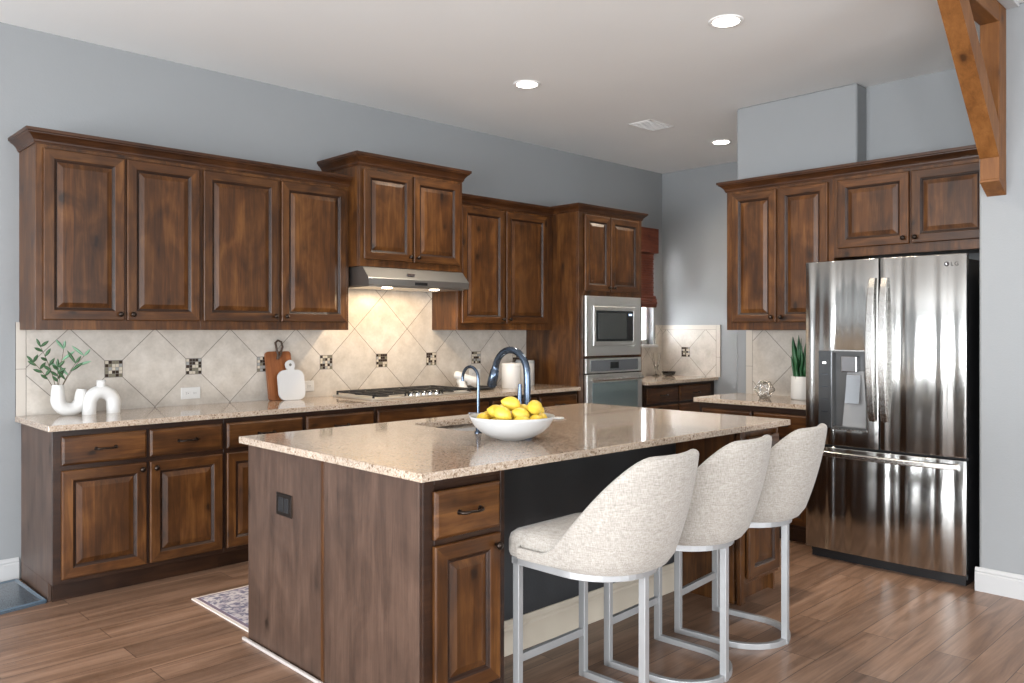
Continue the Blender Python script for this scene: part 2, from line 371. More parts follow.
    def build(s, name, mats, parent=None, bevel=0, seg=2, sub=0):
        me = bpy.data.meshes.new(name); me.from_pydata(s.v, [], s.f)
        for mt in (mats if isinstance(mats, (list, tuple)) else [mats]): me.materials.append(mt)
        me.polygons.foreach_set('material_index', s.m); me.polygons.foreach_set('use_smooth', s.sm); me.update()
        o = bpy.data.objects.new(name, me); C.objects.link(o)
        if parent is not None: o.parent = parent
        if bevel:
            b = o.modifiers.new('bevel', 'BEVEL'); b.width = bevel; b.segments = seg; b.limit_method = 'ANGLE'; b.angle_limit = .6
        if sub:
            q = o.modifiers.new('sub', 'SUBSURF'); q.levels = sub; q.render_levels = sub
        return o
def B(*a, **k): return MB().box(*a, **k)
def tag(o, label, cat, group=None):
    o['label'] = label; o['category'] = cat
    if group: o['group'] = group
    return o
def thing(name, label, cat, loc=(0,0,0), rz=0, group=None):
    o = bpy.data.objects.new(name, None); C.objects.link(o); o.empty_display_size = .05
    o.location = loc; o.rotation_euler = (0, 0, rz); return tag(o, label, cat, group)
def struct(o): o['kind'] = 'structure'; return o
def dup(root, loc, rz=None, label=None, group=None):
    def cp(o, par):
        c = o.copy(); C.objects.link(c)
        if par is not None: c.parent = par
        for ch in list(o.children): cp(ch, c)
        return c
    r = cp(root, None); r.location = loc
    if rz is not None: r.rotation_euler = (0, 0, rz)
    if label: r['label'] = label
    if group: r['group'] = group
    return r

# ================================================================ THE ROOM
XW, YW = 7.26, 5.14
T = .15
struct(B(XS-T, XW+.6, YS-T, YW+T, -.1, 0).build('floor', floorM))
struct(B(XS-T, XW+.6, YS-T, YW+T, CEIL, CEIL+.1).build('ceiling', ceilM))
wx0, wx1, wz0, wz1 = 6.26, 7.10, 1.235, 2.44
m = MB(); m.box(XS-T, wx0, YW, YW+T, 0, CEIL); m.box(wx1, XW+T, YW, YW+T, 0, CEIL); m.box(wx0, wx1, YW, YW+T, 0, wz0); m.box(wx0, wx1, YW, YW+T, wz1, CEIL)
struct(m.build('wall_left', wallM))
struct(B(XW, XW+T, 2.9, YW, 0, CEIL).build('wall_far', wallM))
XB = 5.53
struct(B(XB, XW+T, 2.318, 3.235, 0, CEIL).build('wall_chase', wallM, bevel=.018, seg=4))
struct(B(5.69, 5.84, 1.2, 2.318, 0, CEIL).build('wall_alcove', wallM))
struct(B(4.79, 5.69, YS, 1.36, 0, CEIL).build('wall_right', wallM, bevel=.015, seg=4))
m = MB(); edges = [YS] + [e for p_ in WIN_SIDE for e in p_] + [YW]
for i in range(0, len(edges), 2): m.box(XS-T, XS, edges[i], edges[i+1], 0, CEIL)
for y0, y1 in WIN_SIDE: m.box(XS-T, XS, y0, y1, 0, .3); m.box(XS-T, XS, y0, y1, 2.5, CEIL)
struct(m.build('wall_side', wallM))
m = MB(); edges = [XS] + [e for p_ in WIN_REAR for e in p_] + [5.0]
for i in range(0, len(edges), 2): m.box(edges[i], edges[i+1], YS-T, YS, 0, CEIL)
for x0, x1 in WIN_REAR: m.box(x0, x1, YS-T, YS, 0, .35); m.box(x0, x1, YS-T, YS, 2.55, CEIL)
struct(m.build('wall_rear', wallM))
# kitchen window (partly hidden by the oven tower)
m = MB()
m.box(wx0, wx0+.045, YW+.06, YW+.11, wz0, wz1); m.box(wx1-.045, wx1, YW+.06, YW+.11, wz0, wz1)
m.box(wx0, wx1, YW+.06, YW+.11, wz0, wz0+.05); m.box(wx0, wx1, YW+.06, YW+.11, wz1-.05, wz1); m.box(wx0, wx1, YW+.065, YW+.10, 1.82, 1.86)
wf = struct(m.build('window_1', whiteM, bevel=.003))
B(wx0-.04, wx1+.03, YW-.045, YW+.06, wz0-.03, wz0).build('window_sill', whiteM, wf, bevel=.005)
B(wx0+.045, wx1-.045, YW+.083, YW+.087, wz0+.05, wz1-.05).build('window_pane', glassM, wf)

# baseboards
def baseboard(name, axis, a, b, face, sgn, mat=whiteM, h=.125):
    pr = [(0, 0), (.016, 0), (.016, h*.74), (.012, h*.80), (.014, h*.86), (.009, h*.93), (.006, h), (0, h)]
    if axis == 0: poly = [(face+sgn*p, z) for p, z in pr]
    else: poly = [(face+sgn*p, z) for p, z in pr]
    m = MB()
    if axis == 0: m.prism(poly, 0, a, b)
    else:
        n = len(poly); vv = [(x, a, z) for x, z in poly]+[(x, b, z) for x, z in poly]
        m.add(vv, [tuple(range(n)), tuple(range(2*n-1, n-1, -1))]); m.add(vv, [(i, (i+1) % n, n+(i+1) % n, n+i) for i in range(n)])
    return m.build(name, mat)
struct(baseboard('baseboard_left', 0, XS, 1.172, YW, -1))
struct(baseboard('baseboard_right', 1, YS, 1.375, 4.79, -1))

# ================================================================ BACKSPLASH
def mosaic(m, u, cx, cz, face, seed, size=.098):
    rnd = random.Random(seed); n = 5; c = size/n; 
    def bx_(a0, a1, z0, z1, d, mi):
        if u == 0: m.box(a0, a1, face-d, face, z0, z1, mi)
        else: m.box(face-d, face, a0, a1, z0, z1, mi)
    h = size/2
    bx_(cx-h-.003, cx+h+.003, cz-h-.003, cz+h+.003, .0015, 2)
    for i in range(n):
        for j in range(n):
            bx_(cx-h+i*c+.0012, cx-h+(i+1)*c-.0012, cz-h+j*c+.0012, cz-h+(j+1)*c-.0012, .003, rnd.choice([3, 3, 4, 4, 5, 6]))
TM = [None, bordM, groutM]+MOS
bs = MB(); FY = YW-.012
bs.box(1.208, 5.165, FY, YW, .91, 1.86, 0)
for z0, z1 in ((.91, 1.168), (1.171, 1.43)): bs.box(1.157, 1.205, FY, YW, z0, z1, 1)
bs.box(1.157, 1.209, FY+.003, YW, .91, 1.43, 2)
for k in range(8):
    if 1.667+.4825*k < 5.1: mosaic(bs, 0, 1.667+.4825*k, 1.155, FY, k+3)
o = bs.build('backsplash', [tileA, bordM, groutM]+MOS)
tag(o, 'long beige stone tile backsplash with mosaic insets behind the gas cooktop', 'backsplash')
bs = MB()
bs.box(6.05, 7.248, YW-.012, YW, .91, wz0-.03, 0); bs.box(wx1+.03, 7.248, YW-.012, YW, wz0-.03, 1.44, 0)
bs.box(7.248, XW, 4.47, YW, .91, 1.39, 3)
bs.box(7.248, XW, 4.47, YW, 1.393, 1.44, 1)
for z0, z1 in ((.91, 1.11), (1.113, 1.44)): bs.box(7.248, XW, 4.42, 4.467, z0, z1, 1)
bs.box(7.250, XW, 4.42, YW, .91, 1.44, 2)
mosaic(bs, 1, 4.834, 1.158, 7.248, 21)
for i in range(len(bs.m)):
    pass
mm = [3 if x == 3 else x for x in bs.m]
o = bs.build('backsplash', [tileA, bordM, groutM]+MOS)
# far side tile face gets its own pattern: rebuild material list so slot 3.. stay mosaics
o.data.materials.append(tileB)
for p_ in o.data.polygons:
    if p_.material_index == 3 and p_.area > .05: p_.material_index = 7
tag(o, 'pale tile backsplash turning the far corner beside the small window', 'backsplash')
bs = MB()
bs.box(XB-.012, XB, 2.325, 3.09, .91, 1.385, 0)
for z0, z1 in ((.91, 1.115), (1.118, 1.385)): bs.box(XB-.012, XB, 3.093, 3.145, z0, z1, 1)
bs.box(XB-.010, XB, 2.325, 3.145, .91, 1.385, 2)
tag(bs.build('backsplash', [tileC, bordM, groutM]), 'short pale tile backsplash beside the refrigerator', 'backsplash')

# ================================================================ CABINETS
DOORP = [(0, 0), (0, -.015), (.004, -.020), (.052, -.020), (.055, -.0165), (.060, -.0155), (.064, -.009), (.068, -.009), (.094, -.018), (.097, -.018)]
DRAWP = [(0, 0), (0, -.012), (.003, -.015), (.012, -.020), (.014, -.020)]
knob_me = MB().lathe([(.006, .001), (.0055, -.010), (.007, -.014), (.013, -.019), (.015, -.024), (.012, -.030), (.004, -.033)], n=16, axis='y').build('knob', bronzeM)
pull_m = MB()
pull_m.tube([(-.048, 0, 0), (-.046, -.018, -.001), (-.038, -.027, -.001), (-.015, -.030, .001), (.015, -.030, -.001), (.038, -.027, .001), (.046, -.018, 0), (.048, 0, 0)], [.006, .0065, .006, .0045, .0045, .006, .0065, .006], n=8)
pull_m.lathe([(.010, 0), (.009, -.004)], c=(-.048, 0, 0), n=10, axis='y'); pull_m.lathe([(.010, 0), (.009, -.004)], c=(.048, 0, 0), n=10, axis='y')
pull_me = pull_m.build('pull', bronzeM)
protos_used = {'knob': False, 'pull': False}
def hardware(which, par, loc):
    src = knob_me if which == 'knob' else pull_me
    if not protos_used[which]: o = src; protos_used[which] = True
    else: o = src.copy(); C.objects.link(o)
    o.parent = par; o.location = loc; return o
def door(par, x0, x1, z0, z1, knob=None):
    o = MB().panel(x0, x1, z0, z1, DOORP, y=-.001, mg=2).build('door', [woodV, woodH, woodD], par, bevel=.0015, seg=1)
    if knob:
        kx = x1-.028 if 'r' in knob else x0+.028; kz = z0+.035 if 'b' in knob else z1-.035
        hardware('knob', o, (kx, -.021, kz))
    return o
def drawer(par, x0, x1, z0, z1, pull=True):
    o = MB().panel(x0, x1, z0, z1, DRAWP, y=-.001, mv=1, mh=1).build('drawer', [woodV, woodH], par, bevel=.0015, seg=1)
    if pull: hardware('pull', o, ((x0+x1)/2, -.021, (z0+z1)/2))
    return o
CROWN = [(0, -.012), (.006, -.012), (.008, -.006), (.011, -.003), (.013, .006), (.020, .016), (.033, .029), (.045, .036), (.046, .041), (.054, .044), (.055, .060), (0, .060)]
def crown(par, x0, x1, d, top, left=True, right=True, prof=CROWN):
    m = MB(); n = len(prof); rows = []
    def row(f): rows.append([f(o_, z) for o_, z in prof])
    if left: row(lambda o_, z: (x0-o_, d, top+z)); row(lambda o_, z: (x0-o_, -o_, top+z))
    else: row(lambda o_, z: (x0, -o_, top+z))
    if right: row(lambda o_, z: (x1+o_, -o_, top+z)); row(lambda o_, z: (x1+o_, d, top+z))
    else: row(lambda o_, z: (x1, -o_, top+z))
    vv = [p for r in rows for p in r]
    m.add(vv, [(i*n+j, i*n+(j+1) % n, (i+1)*n+(j+1) % n, (i+1)*n+j) for i in range(len(rows)-1) for j in range(n)])
    m.add(vv, [tuple(range(n)), tuple(range(len(vv)-1, len(vv)-n-1, -1))])
    return m.build('crown_molding', woodC, par)
def body(par, w_, d, z0, z1, side=None, toe=0, frames=()):
    """carcass with a face frame"""
    m = MB()
    m.box(0, .018, .018, d, z0, z1, 1); m.box(w_-.018, w_, .018, d, z0, z1, 1)
    m.box(.018, w_-.018, .018, d, z0+.02 if not toe else z0+.0, z0+.04, 1); m.box(.018, w_-.018, .018, d, z1-.018, z1, 1); m.box(.018, w_-.018, d-.01, d, z0+.04, z1-.018, 1)
    m.box(0, w_, 0, .018, z0, z1, 0)
    return m.build('cabinet_body', [woodV if side is None else woodV, side or woodV], par, bevel=.0015, seg=1)

# --- upper cabinets on the main wall
YU = 4.81
def upper(label, x0, x1, z0, z1, doors, yf=YU, cl=False, cr=False, depth=None, zt=None, knobs=('rb', 'lb'), rz=0, loc=None, d=None, group=None, cprof=CROWN):
    dd = d or (YW-yf)
    t = thing('wall_cabinet', label, 'cabinet', loc or (x0, yf, z0), rz, group)
    w_ = x1-x0
    body(t, w_, dd, 0, z1-z0)
    for i, (a, b, c, e) in enumerate(doors): door(t, a-x0, b-x0, c-z0, e-z0, knobs[i])
    crown(t, 0, w_, dd, z1-z0, cl, cr, cprof)
    return t
ZB = 1.387
upper('dark wood wall cabinet nearest the left wall end, above the white vases', 1.175, 2.058, ZB, 2.385, [(1.208, 1.618, 1.44, 2.352), (1.630, 2.046, 1.44, 2.352)], cl=True)
upper('dark wood wall cabinet above the cutting boards, left of the range hood', 2.058, 3.098, ZB, 2.385, [(2.071, 2.563, 1.44, 2.352), (2.584, 3.073, 1.44, 2.352)])
HCR = [(o_*.95, z*1.15) for o_, z in CROWN]
upper('taller dark wood cabinet raised above the steel range hood', 3.098, 4.022, 1.825, 2.525, [(3.128, 3.540, 1.872, 2.488), (3.552, 3.985, 1.872, 2.488)], yf=4.68, cl=True, cr=True, cprof=HCR)
upper('dark wood wall cabinet between the range hood and oven tower', 4.087, 5.165, ZB, 2.385, [(4.118, 4.578, 1.44, 2.358), (4.598, 5.085, 1.44, 2.358)], cl=False)
# filler beside the hood cabinet
# --- upper cabinets on the refrigerator wall (fronts face -X)
XU = 5.17
def upperR(label, ya, yb, z0, z1, doors, cl, cr, d=None):
    t = thing('wall_cabinet', label, 'cabinet', (XU, ya, z0), -PI/2)
    w_ = ya-yb; dd = d
    body(t, w_, dd, 0, z1-z0)
    for i, (a, b, c, e) in enumerate(doors): door(t, ya-a, ya-b, c-z0, e-z0, ('rb', 'lb')[i])
    crown(t, 0, w_, dd, z1-z0, cl, cr)
upperR('tall reddish brown wall cabinet above the snake plant', 3.10, 2.316, ZB, 2.385, [(3.05, 2.712, 1.44, 2.352), (2.697, 2.350, 1.44, 2.352)], True, False, XB-XU-.001)
upperR('short brown wall cabinet above the refrigerator', 2.316, 1.366, 1.855, 2.385, [(2.285, 1.845, 1.912, 2.352), (1.832, 1.405, 1.912, 2.352)], False, False, 5.69-XU-.001)

# --- base cabinets
def base(label, x0, x1, cols, yf=4.52, wall=YW, left_end=False, right_end=False, rz=0, loc=None, end_mat=None):
    """cols: list of (a, b, kind) kind in 'dd' drawer+door, 'f' false front over doors, 'w' drawers"""
    t = thing('base_cabinet', label, 'cabinet', loc or (x0, yf, 0), rz)
    w_ = x1-x0; dd = wall-yf-.022
    m = MB()
    m.box(0, .018, .018, dd, .10, .879, 1)
    if left_end: m.box(0, .018, .085, dd, 0, .10, 1); m.box(w_-.018, w_, .018, dd, .10, .879, 1)
    m.box(.018, w_-.018, .018, dd, .10, .118, 1); m.box(.018, w_-.018, dd-.01, dd, .118, .879, 1)
    m.box(0, w_, 0, .018, .10, .879, 0)
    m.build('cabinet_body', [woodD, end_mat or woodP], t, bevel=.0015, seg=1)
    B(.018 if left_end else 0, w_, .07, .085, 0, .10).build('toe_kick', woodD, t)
    for a, b, k, kn in cols:
        a -= x0; b -= x0
        if k == 'dd':
            drawer(t, a, b, .700, .848); door(t, a, b, .125, .675, kn)
        elif k == 'f':
            drawer(t, a, b, .700, .848, False); mid = (a+b)/2
            door(t, a, mid-.006, .125, .675, 'rt'); door(t, mid+.006, b, .125, .675, 'lt')
        elif k == 'w':
            drawer(t, a, b, .700, .848); drawer(t, a, b, .42, .675); drawer(t, a, b, .125, .395)
    return t
base('left-end dark wood base cabinet beneath the white vases', 1.18, 2.068, [(1.218, 1.633, 'dd', 'rt'), (1.650, 2.057, 'dd', 'lt')], left_end=True)
base('dark wood base cabinet beneath the cutting boards', 2.068, 3.115, [(2.083, 2.570, 'dd', 'rt'), (2.598, 3.100, 'dd', 'lt')])
base('wide dark wood base cabinet beneath the gas cooktop', 3.115, 4.16, [(3.130, 4.14, 'f', '')])
base('dark wood base cabinet beneath the white canisters', 4.16, 5.165, [(4.18, 4.66, 'dd', 'rt'), (4.69, 5.145, 'dd', 'lt')])
base('dark drawer cabinet in the far corner beneath the window', 6.075, 7.258, [(6.10, 6.60, 'w', ''), (6.625, 7.17, 'w', '')], yf=4.50)
# base under the right counter (front faces -X)
t = thing('base_cabinet', 'dark brown base cabinet between far wall opening and refrigerator', 'cabinet', (4.97, 3.20, 0), -PI/2)
m = MB(); w_ = 3.20-2.335; dd = XB-4.97
m.box(0, .018, .018, dd, .1, .879, 1); m.box(w_-.018, w_, .018, dd, .1, .879, 1); m.box(.018, w_-.018, .018, dd, .1, .118, 1); m.box(.018, w_-.018, dd-.01, dd, .118, .879, 1); m.box(0, w_, 0, .018, .1, .879, 0)
m.build('cabinet_body', [woodD, woodD], t, bevel=.0015, seg=1); B(0, w_, .07, .085, 0, .1).build('toe_kick', woodD, t)
for a, b, kn in ((.03, .415, 'rt'), (.43, .82, 'lt')): drawer(t, a, b, .69, .838); door(t, a, b, .125, .665, kn)

# --- countertops
def counter(label, poly, z0=.88, z1=.91):
    return tag(MB().prism(poly, 2, z0, z1).build('countertop', graniteM, bevel=.004, seg=3), label, 'countertop')
counter('long beige granite countertop along the left tiled wall', [(1.152, 4.48), (5.165, 4.48), (5.165, YW-.012), (1.152, YW-.012)])
counter('short beige granite countertop in the far corner by the window', [(6.050, 4.44), (7.247, 4.44), (7.247, YW-.012), (6.050, YW-.012)])
counter('pale granite countertop holding the potted snake plant', [(4.93, 2.325), (XB-.012, 2.325), (XB-.012, 3.225), (4.93, 3.225)])

# --- oven tower
t = thing('oven_tower', 'tall dark wood cabinet tower housing the microwave and wall oven', 'cabinet', (5.167, 4.51, 0))
W_, D_ = .88, YW-4.51-.001
m = MB()
m.box(0, .018, .018, D_, 0, 2.40, 1); m.box(W_-.018, W_, .018, D_, 0, 2.40, 1); m.box(.018, W_-.018, D_-.012, D_, .1, 2.40, 1)
for z in (.1, .37, 1.15, 1.70, 2.382): m.box(.018, W_-.018, .02, D_-.012, z, z+.018, 1)
m.box(0, .066, 0, .018, 0.1, 2.40, 0); m.box(W_-.03, W_, 0, .018, 0.1, 2.40, 0); m.box(.066, W_-.03, 0, .018, .1, .13, 0)
m.box(.066, W_-.03, 0, .018, 1.682, 1.725, 0); m.box(.066, W_-.03, 0, .018, 2.37, 2.40, 0); m.box(.066, W_-.03, 0, .018, .36, .40, 0)
m.build('cabinet_body', [woodV, woodV], t, bevel=.0015, seg=1)
door(t, .068, .405, 1.722, 2.372, 'rb'); door(t, .415, .822, 1.722, 2.372, 'lb'); drawer(t, .07, .84, .13, .36)
crown(t, 0, W_, D_, 2.40, True, True, [(o_*.8, z*.9) for o_, z in CROWN])
# microwave
mw = thing('microwave', 'built-in stainless microwave above the wall oven', 'microwave', (5.235, 4.505, 1.165))
m = MB(); Wm, Hm = .768, .515
m.panel(0, Wm, 0, Hm, [(0, .0), (0, -.016), (.003, -.02), (.082, -.02), (.084, -.004), (.085, -.004)], mv=0, mh=0)
m.build('trim_kit', steelM, mw)
B(.05, Wm-.05, .003, .42, .03, Hm-.03).build('housing', blackM, mw)
dr = MB().panel(.09, Wm-.09, .088, Hm-.088, [(0, -.004), (0, -.026), (.004, -.030), (.034, -.030), (.036, -.026), (.037, -.026)], mv=0, mh=0).build('door', steelM, mw)
B(.127, Wm-.127, -.030, -.024, .125, Hm-.125).build('door_glass', glassK, dr)
B(.560, .630, -.0315, -.0298, .14, Hm-.14).build('control_panel', blackM, dr)
B(.575, .62, -.0325, -.0312, Hm-.165, Hm-.15).build('display', dispM, dr)
B(.15, .545, -.0312, -.0298, .145, Hm-.145).build('door_window', plain('microwave_mesh_window', (.05, .055, .055), .12), dr)
# wall oven
ov = thing('wall_oven', 'stainless wall oven below the microwave', 'oven', (5.235, 4.505, .40))
B(.03, Wm-.03, .003, .55, .01, .735).build('housing', blackM, ov)
m = B(0, Wm, -.022, 0, .617, .742); m.build('control_panel', steelM, ov, bevel=.003)
pan = B(.06, Wm-.05, -.025, -.020, .632, .728).build('control_glass', plain('grey_control_glass', (.10, .11, .12), .12), ov)
B(.32, .44, -.0262, -.0245, .652, .708).build('display', glassK, pan)
dr = B(0, Wm, -.034, 0, .0, .605).build('door', steelM, ov, bevel=.004)
B(.068, Wm-.068, -.037, -.030, .06, .535).build('door_glass', glassO, dr)
m = MB(); m.prism([(-.085, .560), (-.075, .577), (-.068, .577), (-.064, .553), (-.078, .550)], 0, .03, Wm-.03)
m.box(.06, .085, -.075, -.033, .556, .572); m.box(Wm-.085, Wm-.06, -.075, -.033, .556, .572)
m.build('handle', handleM, dr, bevel=.002)

# ================================================================ RANGE HOOD
hd = thing('range_hood', 'stainless under-cabinet range hood with two warm lamps', 'range hood', (3.115, 0, 0))
Wh = .895
m = MB(); m.prism([(YW-.013, 1.822), (4.665, 1.822), (4.590, 1.742), (4.590, 1.692), (YW-.013, 1.692)], 0, 0, Wh)
m.build('hood_shell', hoodM, hd, bevel=.003)
m = MB(); m.box(.02, Wh-.02, 4.62, 4.98, 1.684, 1.6915); m.build('filter_panel', steel('dull_steel', (.45, .44, .42), .35), hd)
B(.39, .50, 4.586, 4.5905, 1.704, 1.724).build('switch_panel', blackM, hd)
B(.34, .40, 4.605, 4.618, 1.768, 1.784).build('badge', chromeM, hd)
for lx in (.20, .62):
    MB().lathe([(.036, 1.6835), (.036, 1.680), (.030, 1.677)], c=(lx, 4.66, 0), n=20).build('lamp_lens', hoodlampM, hd)
    l = bpy.data.lights.new('hood_lamp', 'SPOT'); l.energy = 7; l.color = (1, .74, .46); l.spot_size = math.radians(165); l.spot_blend = .3; l.shadow_soft_size = .012
    lo = bpy.data.objects.new('hood_lamp', l); C.objects.link(lo); lo.parent = hd; lo.location = (lx, 4.70, 1.66); lo.rotation_euler = (math.radians(14), 0, 0)

# ================================================================ COOKTOP
ck = thing('gas_cooktop', 'stainless gas cooktop with black grates below the range hood', 'cooktop', (3.125, 4.56, .910))
B(0, .92, 0, .50, .0, .014).build('cooktop_tray', steelM, ck, bevel=.004)
burn = [(.16, .13, .045), (.16, .37, .038), (.46, .27, .058), (.76, .13, .038), (.76, .37, .045)]
for bx_, by_, r in burn:
    MB().lathe([(r+.012, .013), (r+.010, .020), (r, .021), (r, .028), (r-.006, .031)], c=(bx_, by_, 0), n=24).build('burner', ironM, ck)
for g0, g1 in ((.02, .30), (.315, .605), (.62, .90)):
    m = MB(); z0, z1 = .030, .041
    for yy in (.02, .245, .468): m.box(g0, g1, yy, yy+.012, z0, z1)
    for xx in (g0, (g0+g1)/2-.006, g1-.012): m.box(xx, xx+.012, .02, .48, z0, z1)
    for xx in ((g0*.75+g1*.25), (g0*.25+g1*.75)): m.box(xx-.005, xx+.005, .09, .41, z0+.002, z1+.003)
    for xx in (g0, g1-.012):
        for yy in (.02, .468): m.box(xx, xx+.012, yy, yy+.012, .013, z0)
    m.build('grate', ironM, ck, bevel=.0015, seg=1)
kp = None
for i in range(5):
    if kp is None: kp = kn = MB().lathe([(.019, .013), (.019, .022), (.016, .038), (.010, .042)], n=18).build('control_knob', chromeM, ck)
    else: kn = kp.copy(); C.objects.link(kn)
    kn.location = (.345+i*.058, .035, 0)

# ================================================================ ISLAND
IX0, IX1, IY0, IY1 = 1.65, 4.06, 2.09, 3.465
ib = thing('kitchen_island', 'dark wood kitchen island with charcoal knee wall in the room centre', 'kitchen island', (0, 0, 0))
bx0, bx1, by0, by1 = 1.685, 4.03, 2.13, 3.43
# end panels towards the camera's left
B(bx0, bx0+.018, 2.80, by1, 0, .879).build('end_panel', woodP, ib, bevel=.002)
B(bx0-.010, bx0+.008, 2.170, 2.772, 0, .879).build('end_panel', woodP, ib, bevel=.002)
B(bx0-.012, bx0, 2.772, 2.795, 0.0, .879).build('seam_batten', woodV, ib, bevel=.002)
m = MB(); m.prism([(bx0-.026, 0), (bx0-.010, 0), (bx0-.010, .016), (bx0-.016, .014), (bx0-.024, .008)][::-1], 1, by0+.02, by1) if False else m.box(bx0-.026, bx0-.010, 2.150, by1+.012, 0, .014)
m.build('shoe_molding', plain('light_shoe_molding', (.50, .45, .42), .5), ib, bevel=.005)
B(bx0+.018, bx1, by1-.018, by1, .10, .879).build('rear_face', woodV, ib)
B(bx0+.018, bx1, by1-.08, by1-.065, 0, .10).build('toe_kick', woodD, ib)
B(bx1-.003, bx1+.015, 2.136, by1-.018, 0, .879).build('far_end_panel', woodV, ib)
# seating-side cabinets
def seatcab(x0, x1, a, b, dr=True, toe=False, by0=2.15):
    m = MB(); m.box(x0, x0+.048, by0, by0+.02, 0, .879); m.box(x1-.02, x1, by0, by0+.02, 0 if not toe else .1, .879)
    m.box(x0+.048, x1-.02, by0, by0+.02, .862, .879); m.box(x0+.048, x1-.02, by0, by0+.02, .640, .690); m.box(x0+.048, x1-.02, by0, by0+.02, .10, .135)
    m.box(x0+.02, x1, by0+.02, by0+.04, .1, .879) ; m.box(x1-.018 if x0 < 2.5 else x0, x1 if x0 < 2.5 else x0+.018, by0+.04, 2.52, 0, .879)
    m.box(x0+.048, x1-.01, by0+.05, by0+.065, 0, .1)
    m.build('cabinet_face', woodD if x0 < 2.5 else woodV, ib, bevel=.0015, seg=1)
    for src in ('drawer', 'door'):
        z0, z1 = (.676, .840) if src == 'drawer' else (.125, .655)
        if src == 'drawer':
            o = MB().panel(a, b, z0, z1, DRAWP, y=by0-.001, mv=1, mh=1).build('drawer', [woodV, woodH], ib, bevel=.0015, seg=1)
            hardware('pull', o, ((a+b)/2, by0-.021, (z0+z1)/2))
        else:
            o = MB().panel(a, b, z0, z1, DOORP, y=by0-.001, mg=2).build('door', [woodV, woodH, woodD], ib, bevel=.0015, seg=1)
            hardware('knob', o, (b-.028, by0-.021, z1-.04))
seatcab(1.675, 2.052, 1.714, 2.016)
seatcab(3.655, 4.045, 3.71, 4.025, toe=True, by0=2.115)
B(2.05, 3.66, 2.50, 2.62, 0, .879).build('knee_wall', darkpaint, ib)
bb = MB(); h = .145
bb.prism([(2.50, 0), (2.484, 0), (2.484, h*.72), (2.488, h*.78), (2.486, h*.86), (2.491, h*.93), (2.494, h), (2.50, h)], 0, 2.057, 3.653)
bb.build('knee_baseboard', creamM, ib)
# bronze outlet on the end panel
pl = B(bx0-.006, bx0+.001, 3.035, 3.165, .605, .700).build('outlet_plate', bronzeM, ib, bevel=.003)
for yy in (3.058, 3.104): B(bx0-.0085, bx0-.005, yy, yy+.038, .622, .683).build('socket', blackM, pl, bevel=.003)
# island top with sink cut out: built as a ring of slabs in one mesh
sx0, sx1, sy0, sy1 = 2.50, 3.24, 2.88, 3.31
def slab_hole():
    m = MB(); z0, z1 = .88, .91
    o_ = [(IX0, 2.126), (4.075, 2.060), (4.045, IY1), (IX0, 3.452)]; r = .06; h = []
    for cx, cy, a0 in ((sx0+r, sy0+r, PI), (sx1-r, sy0+r, 1.5*PI), (sx1-r, sy1-r, 0), (sx0+r, sy1-r, .5*PI)):
        for k in range(7): a = a0+k*PI/12; h.append((cx+r*math.cos(a), cy+r*math.sin(a)))
    nh = len(h); top = [(x, y, z1) for x, y in o_+h]; bot = [(x, y, z0) for x, y in o_+h]
    n = 4+nh; m.v = top+bot
    def q(f, up=True):
        m.f.append(list(f)); m.m.append(0); m.sm.append(False)
    for s in range(4):                       # corner s owns hole points 4+7s .. 4+7s+6
        hs = [4+7*s+k for k in range(7)]
        for k in range(6): q((s, hs[k+1], hs[k])); q((n+s, n+hs[k], n+hs[k+1]))
        nx = (s+1) % 4; h1 = 4+7*nx; q((s, nx, h1, hs[6])); q((n+s, n+hs[6], n+h1, n+nx))
        q((n+s, n+nx, nx, s))
    for k in range(nh): a, b = 4+k, 4+(k+1) % nh; q((a, b, n+b, n+a))
    return m
o = slab_hole().build('countertop', graniteM); tag(o, 'large speckled tan granite island countertop', 'countertop')
bv = o.modifiers.new('bevel', 'BEVEL'); bv.width = .003; bv.segments = 2; bv.limit_method = 'ANGLE'
# sink
sk = MB(); e = .008
def rrect(x0, x1, y0, y1, r, z, n=6):
    p = []
    for cx, cy, a0 in ((x0+r, y0+r, PI), (x1-r, y0+r, 1.5*PI), (x1-r, y1-r, 0), (x0+r, y1-r, .5*PI)):
        for k in range(n+1): a = a0+k*PI/2/n; p.append((cx+r*math.cos(a), cy+r*math.sin(a), z))
    return p
loops = [rrect(sx0-.02, sx1+.02, sy0-.02, sy1+.02, .07, .8795), rrect(sx0-e, sx1+e, sy0-e, sy1+e, .065, .8795), rrect(sx0-e, sx1+e, sy0-e, sy1+e, .065, .74), rrect(sx0+.02, sx1-.02, sy0+.02, sy1-.02, .05, .69)]
vv = [p for l in loops for p in l]; n = len(loops[0])
sk.add(vv, [(i*n+j, i*n+(j+1) % n, (i+1)*n+(j+1) % n, (i+1)*n+j) for i in range(len(loops)-1) for j in range(n)], 0, True)
sk.add(loops[-1], [tuple(range(n))])
o = sk.build('sink', steel('satin_sink_steel', (.72, .73, .75), .18)); tag(o, 'undermount stainless sink set into the island countertop', 'sink')
MB().lathe([(.045, .6905), (.04, .693), (.02, .690)], c=(2.87, 3.1, 0), n=20).build('drain', chromeM, o)

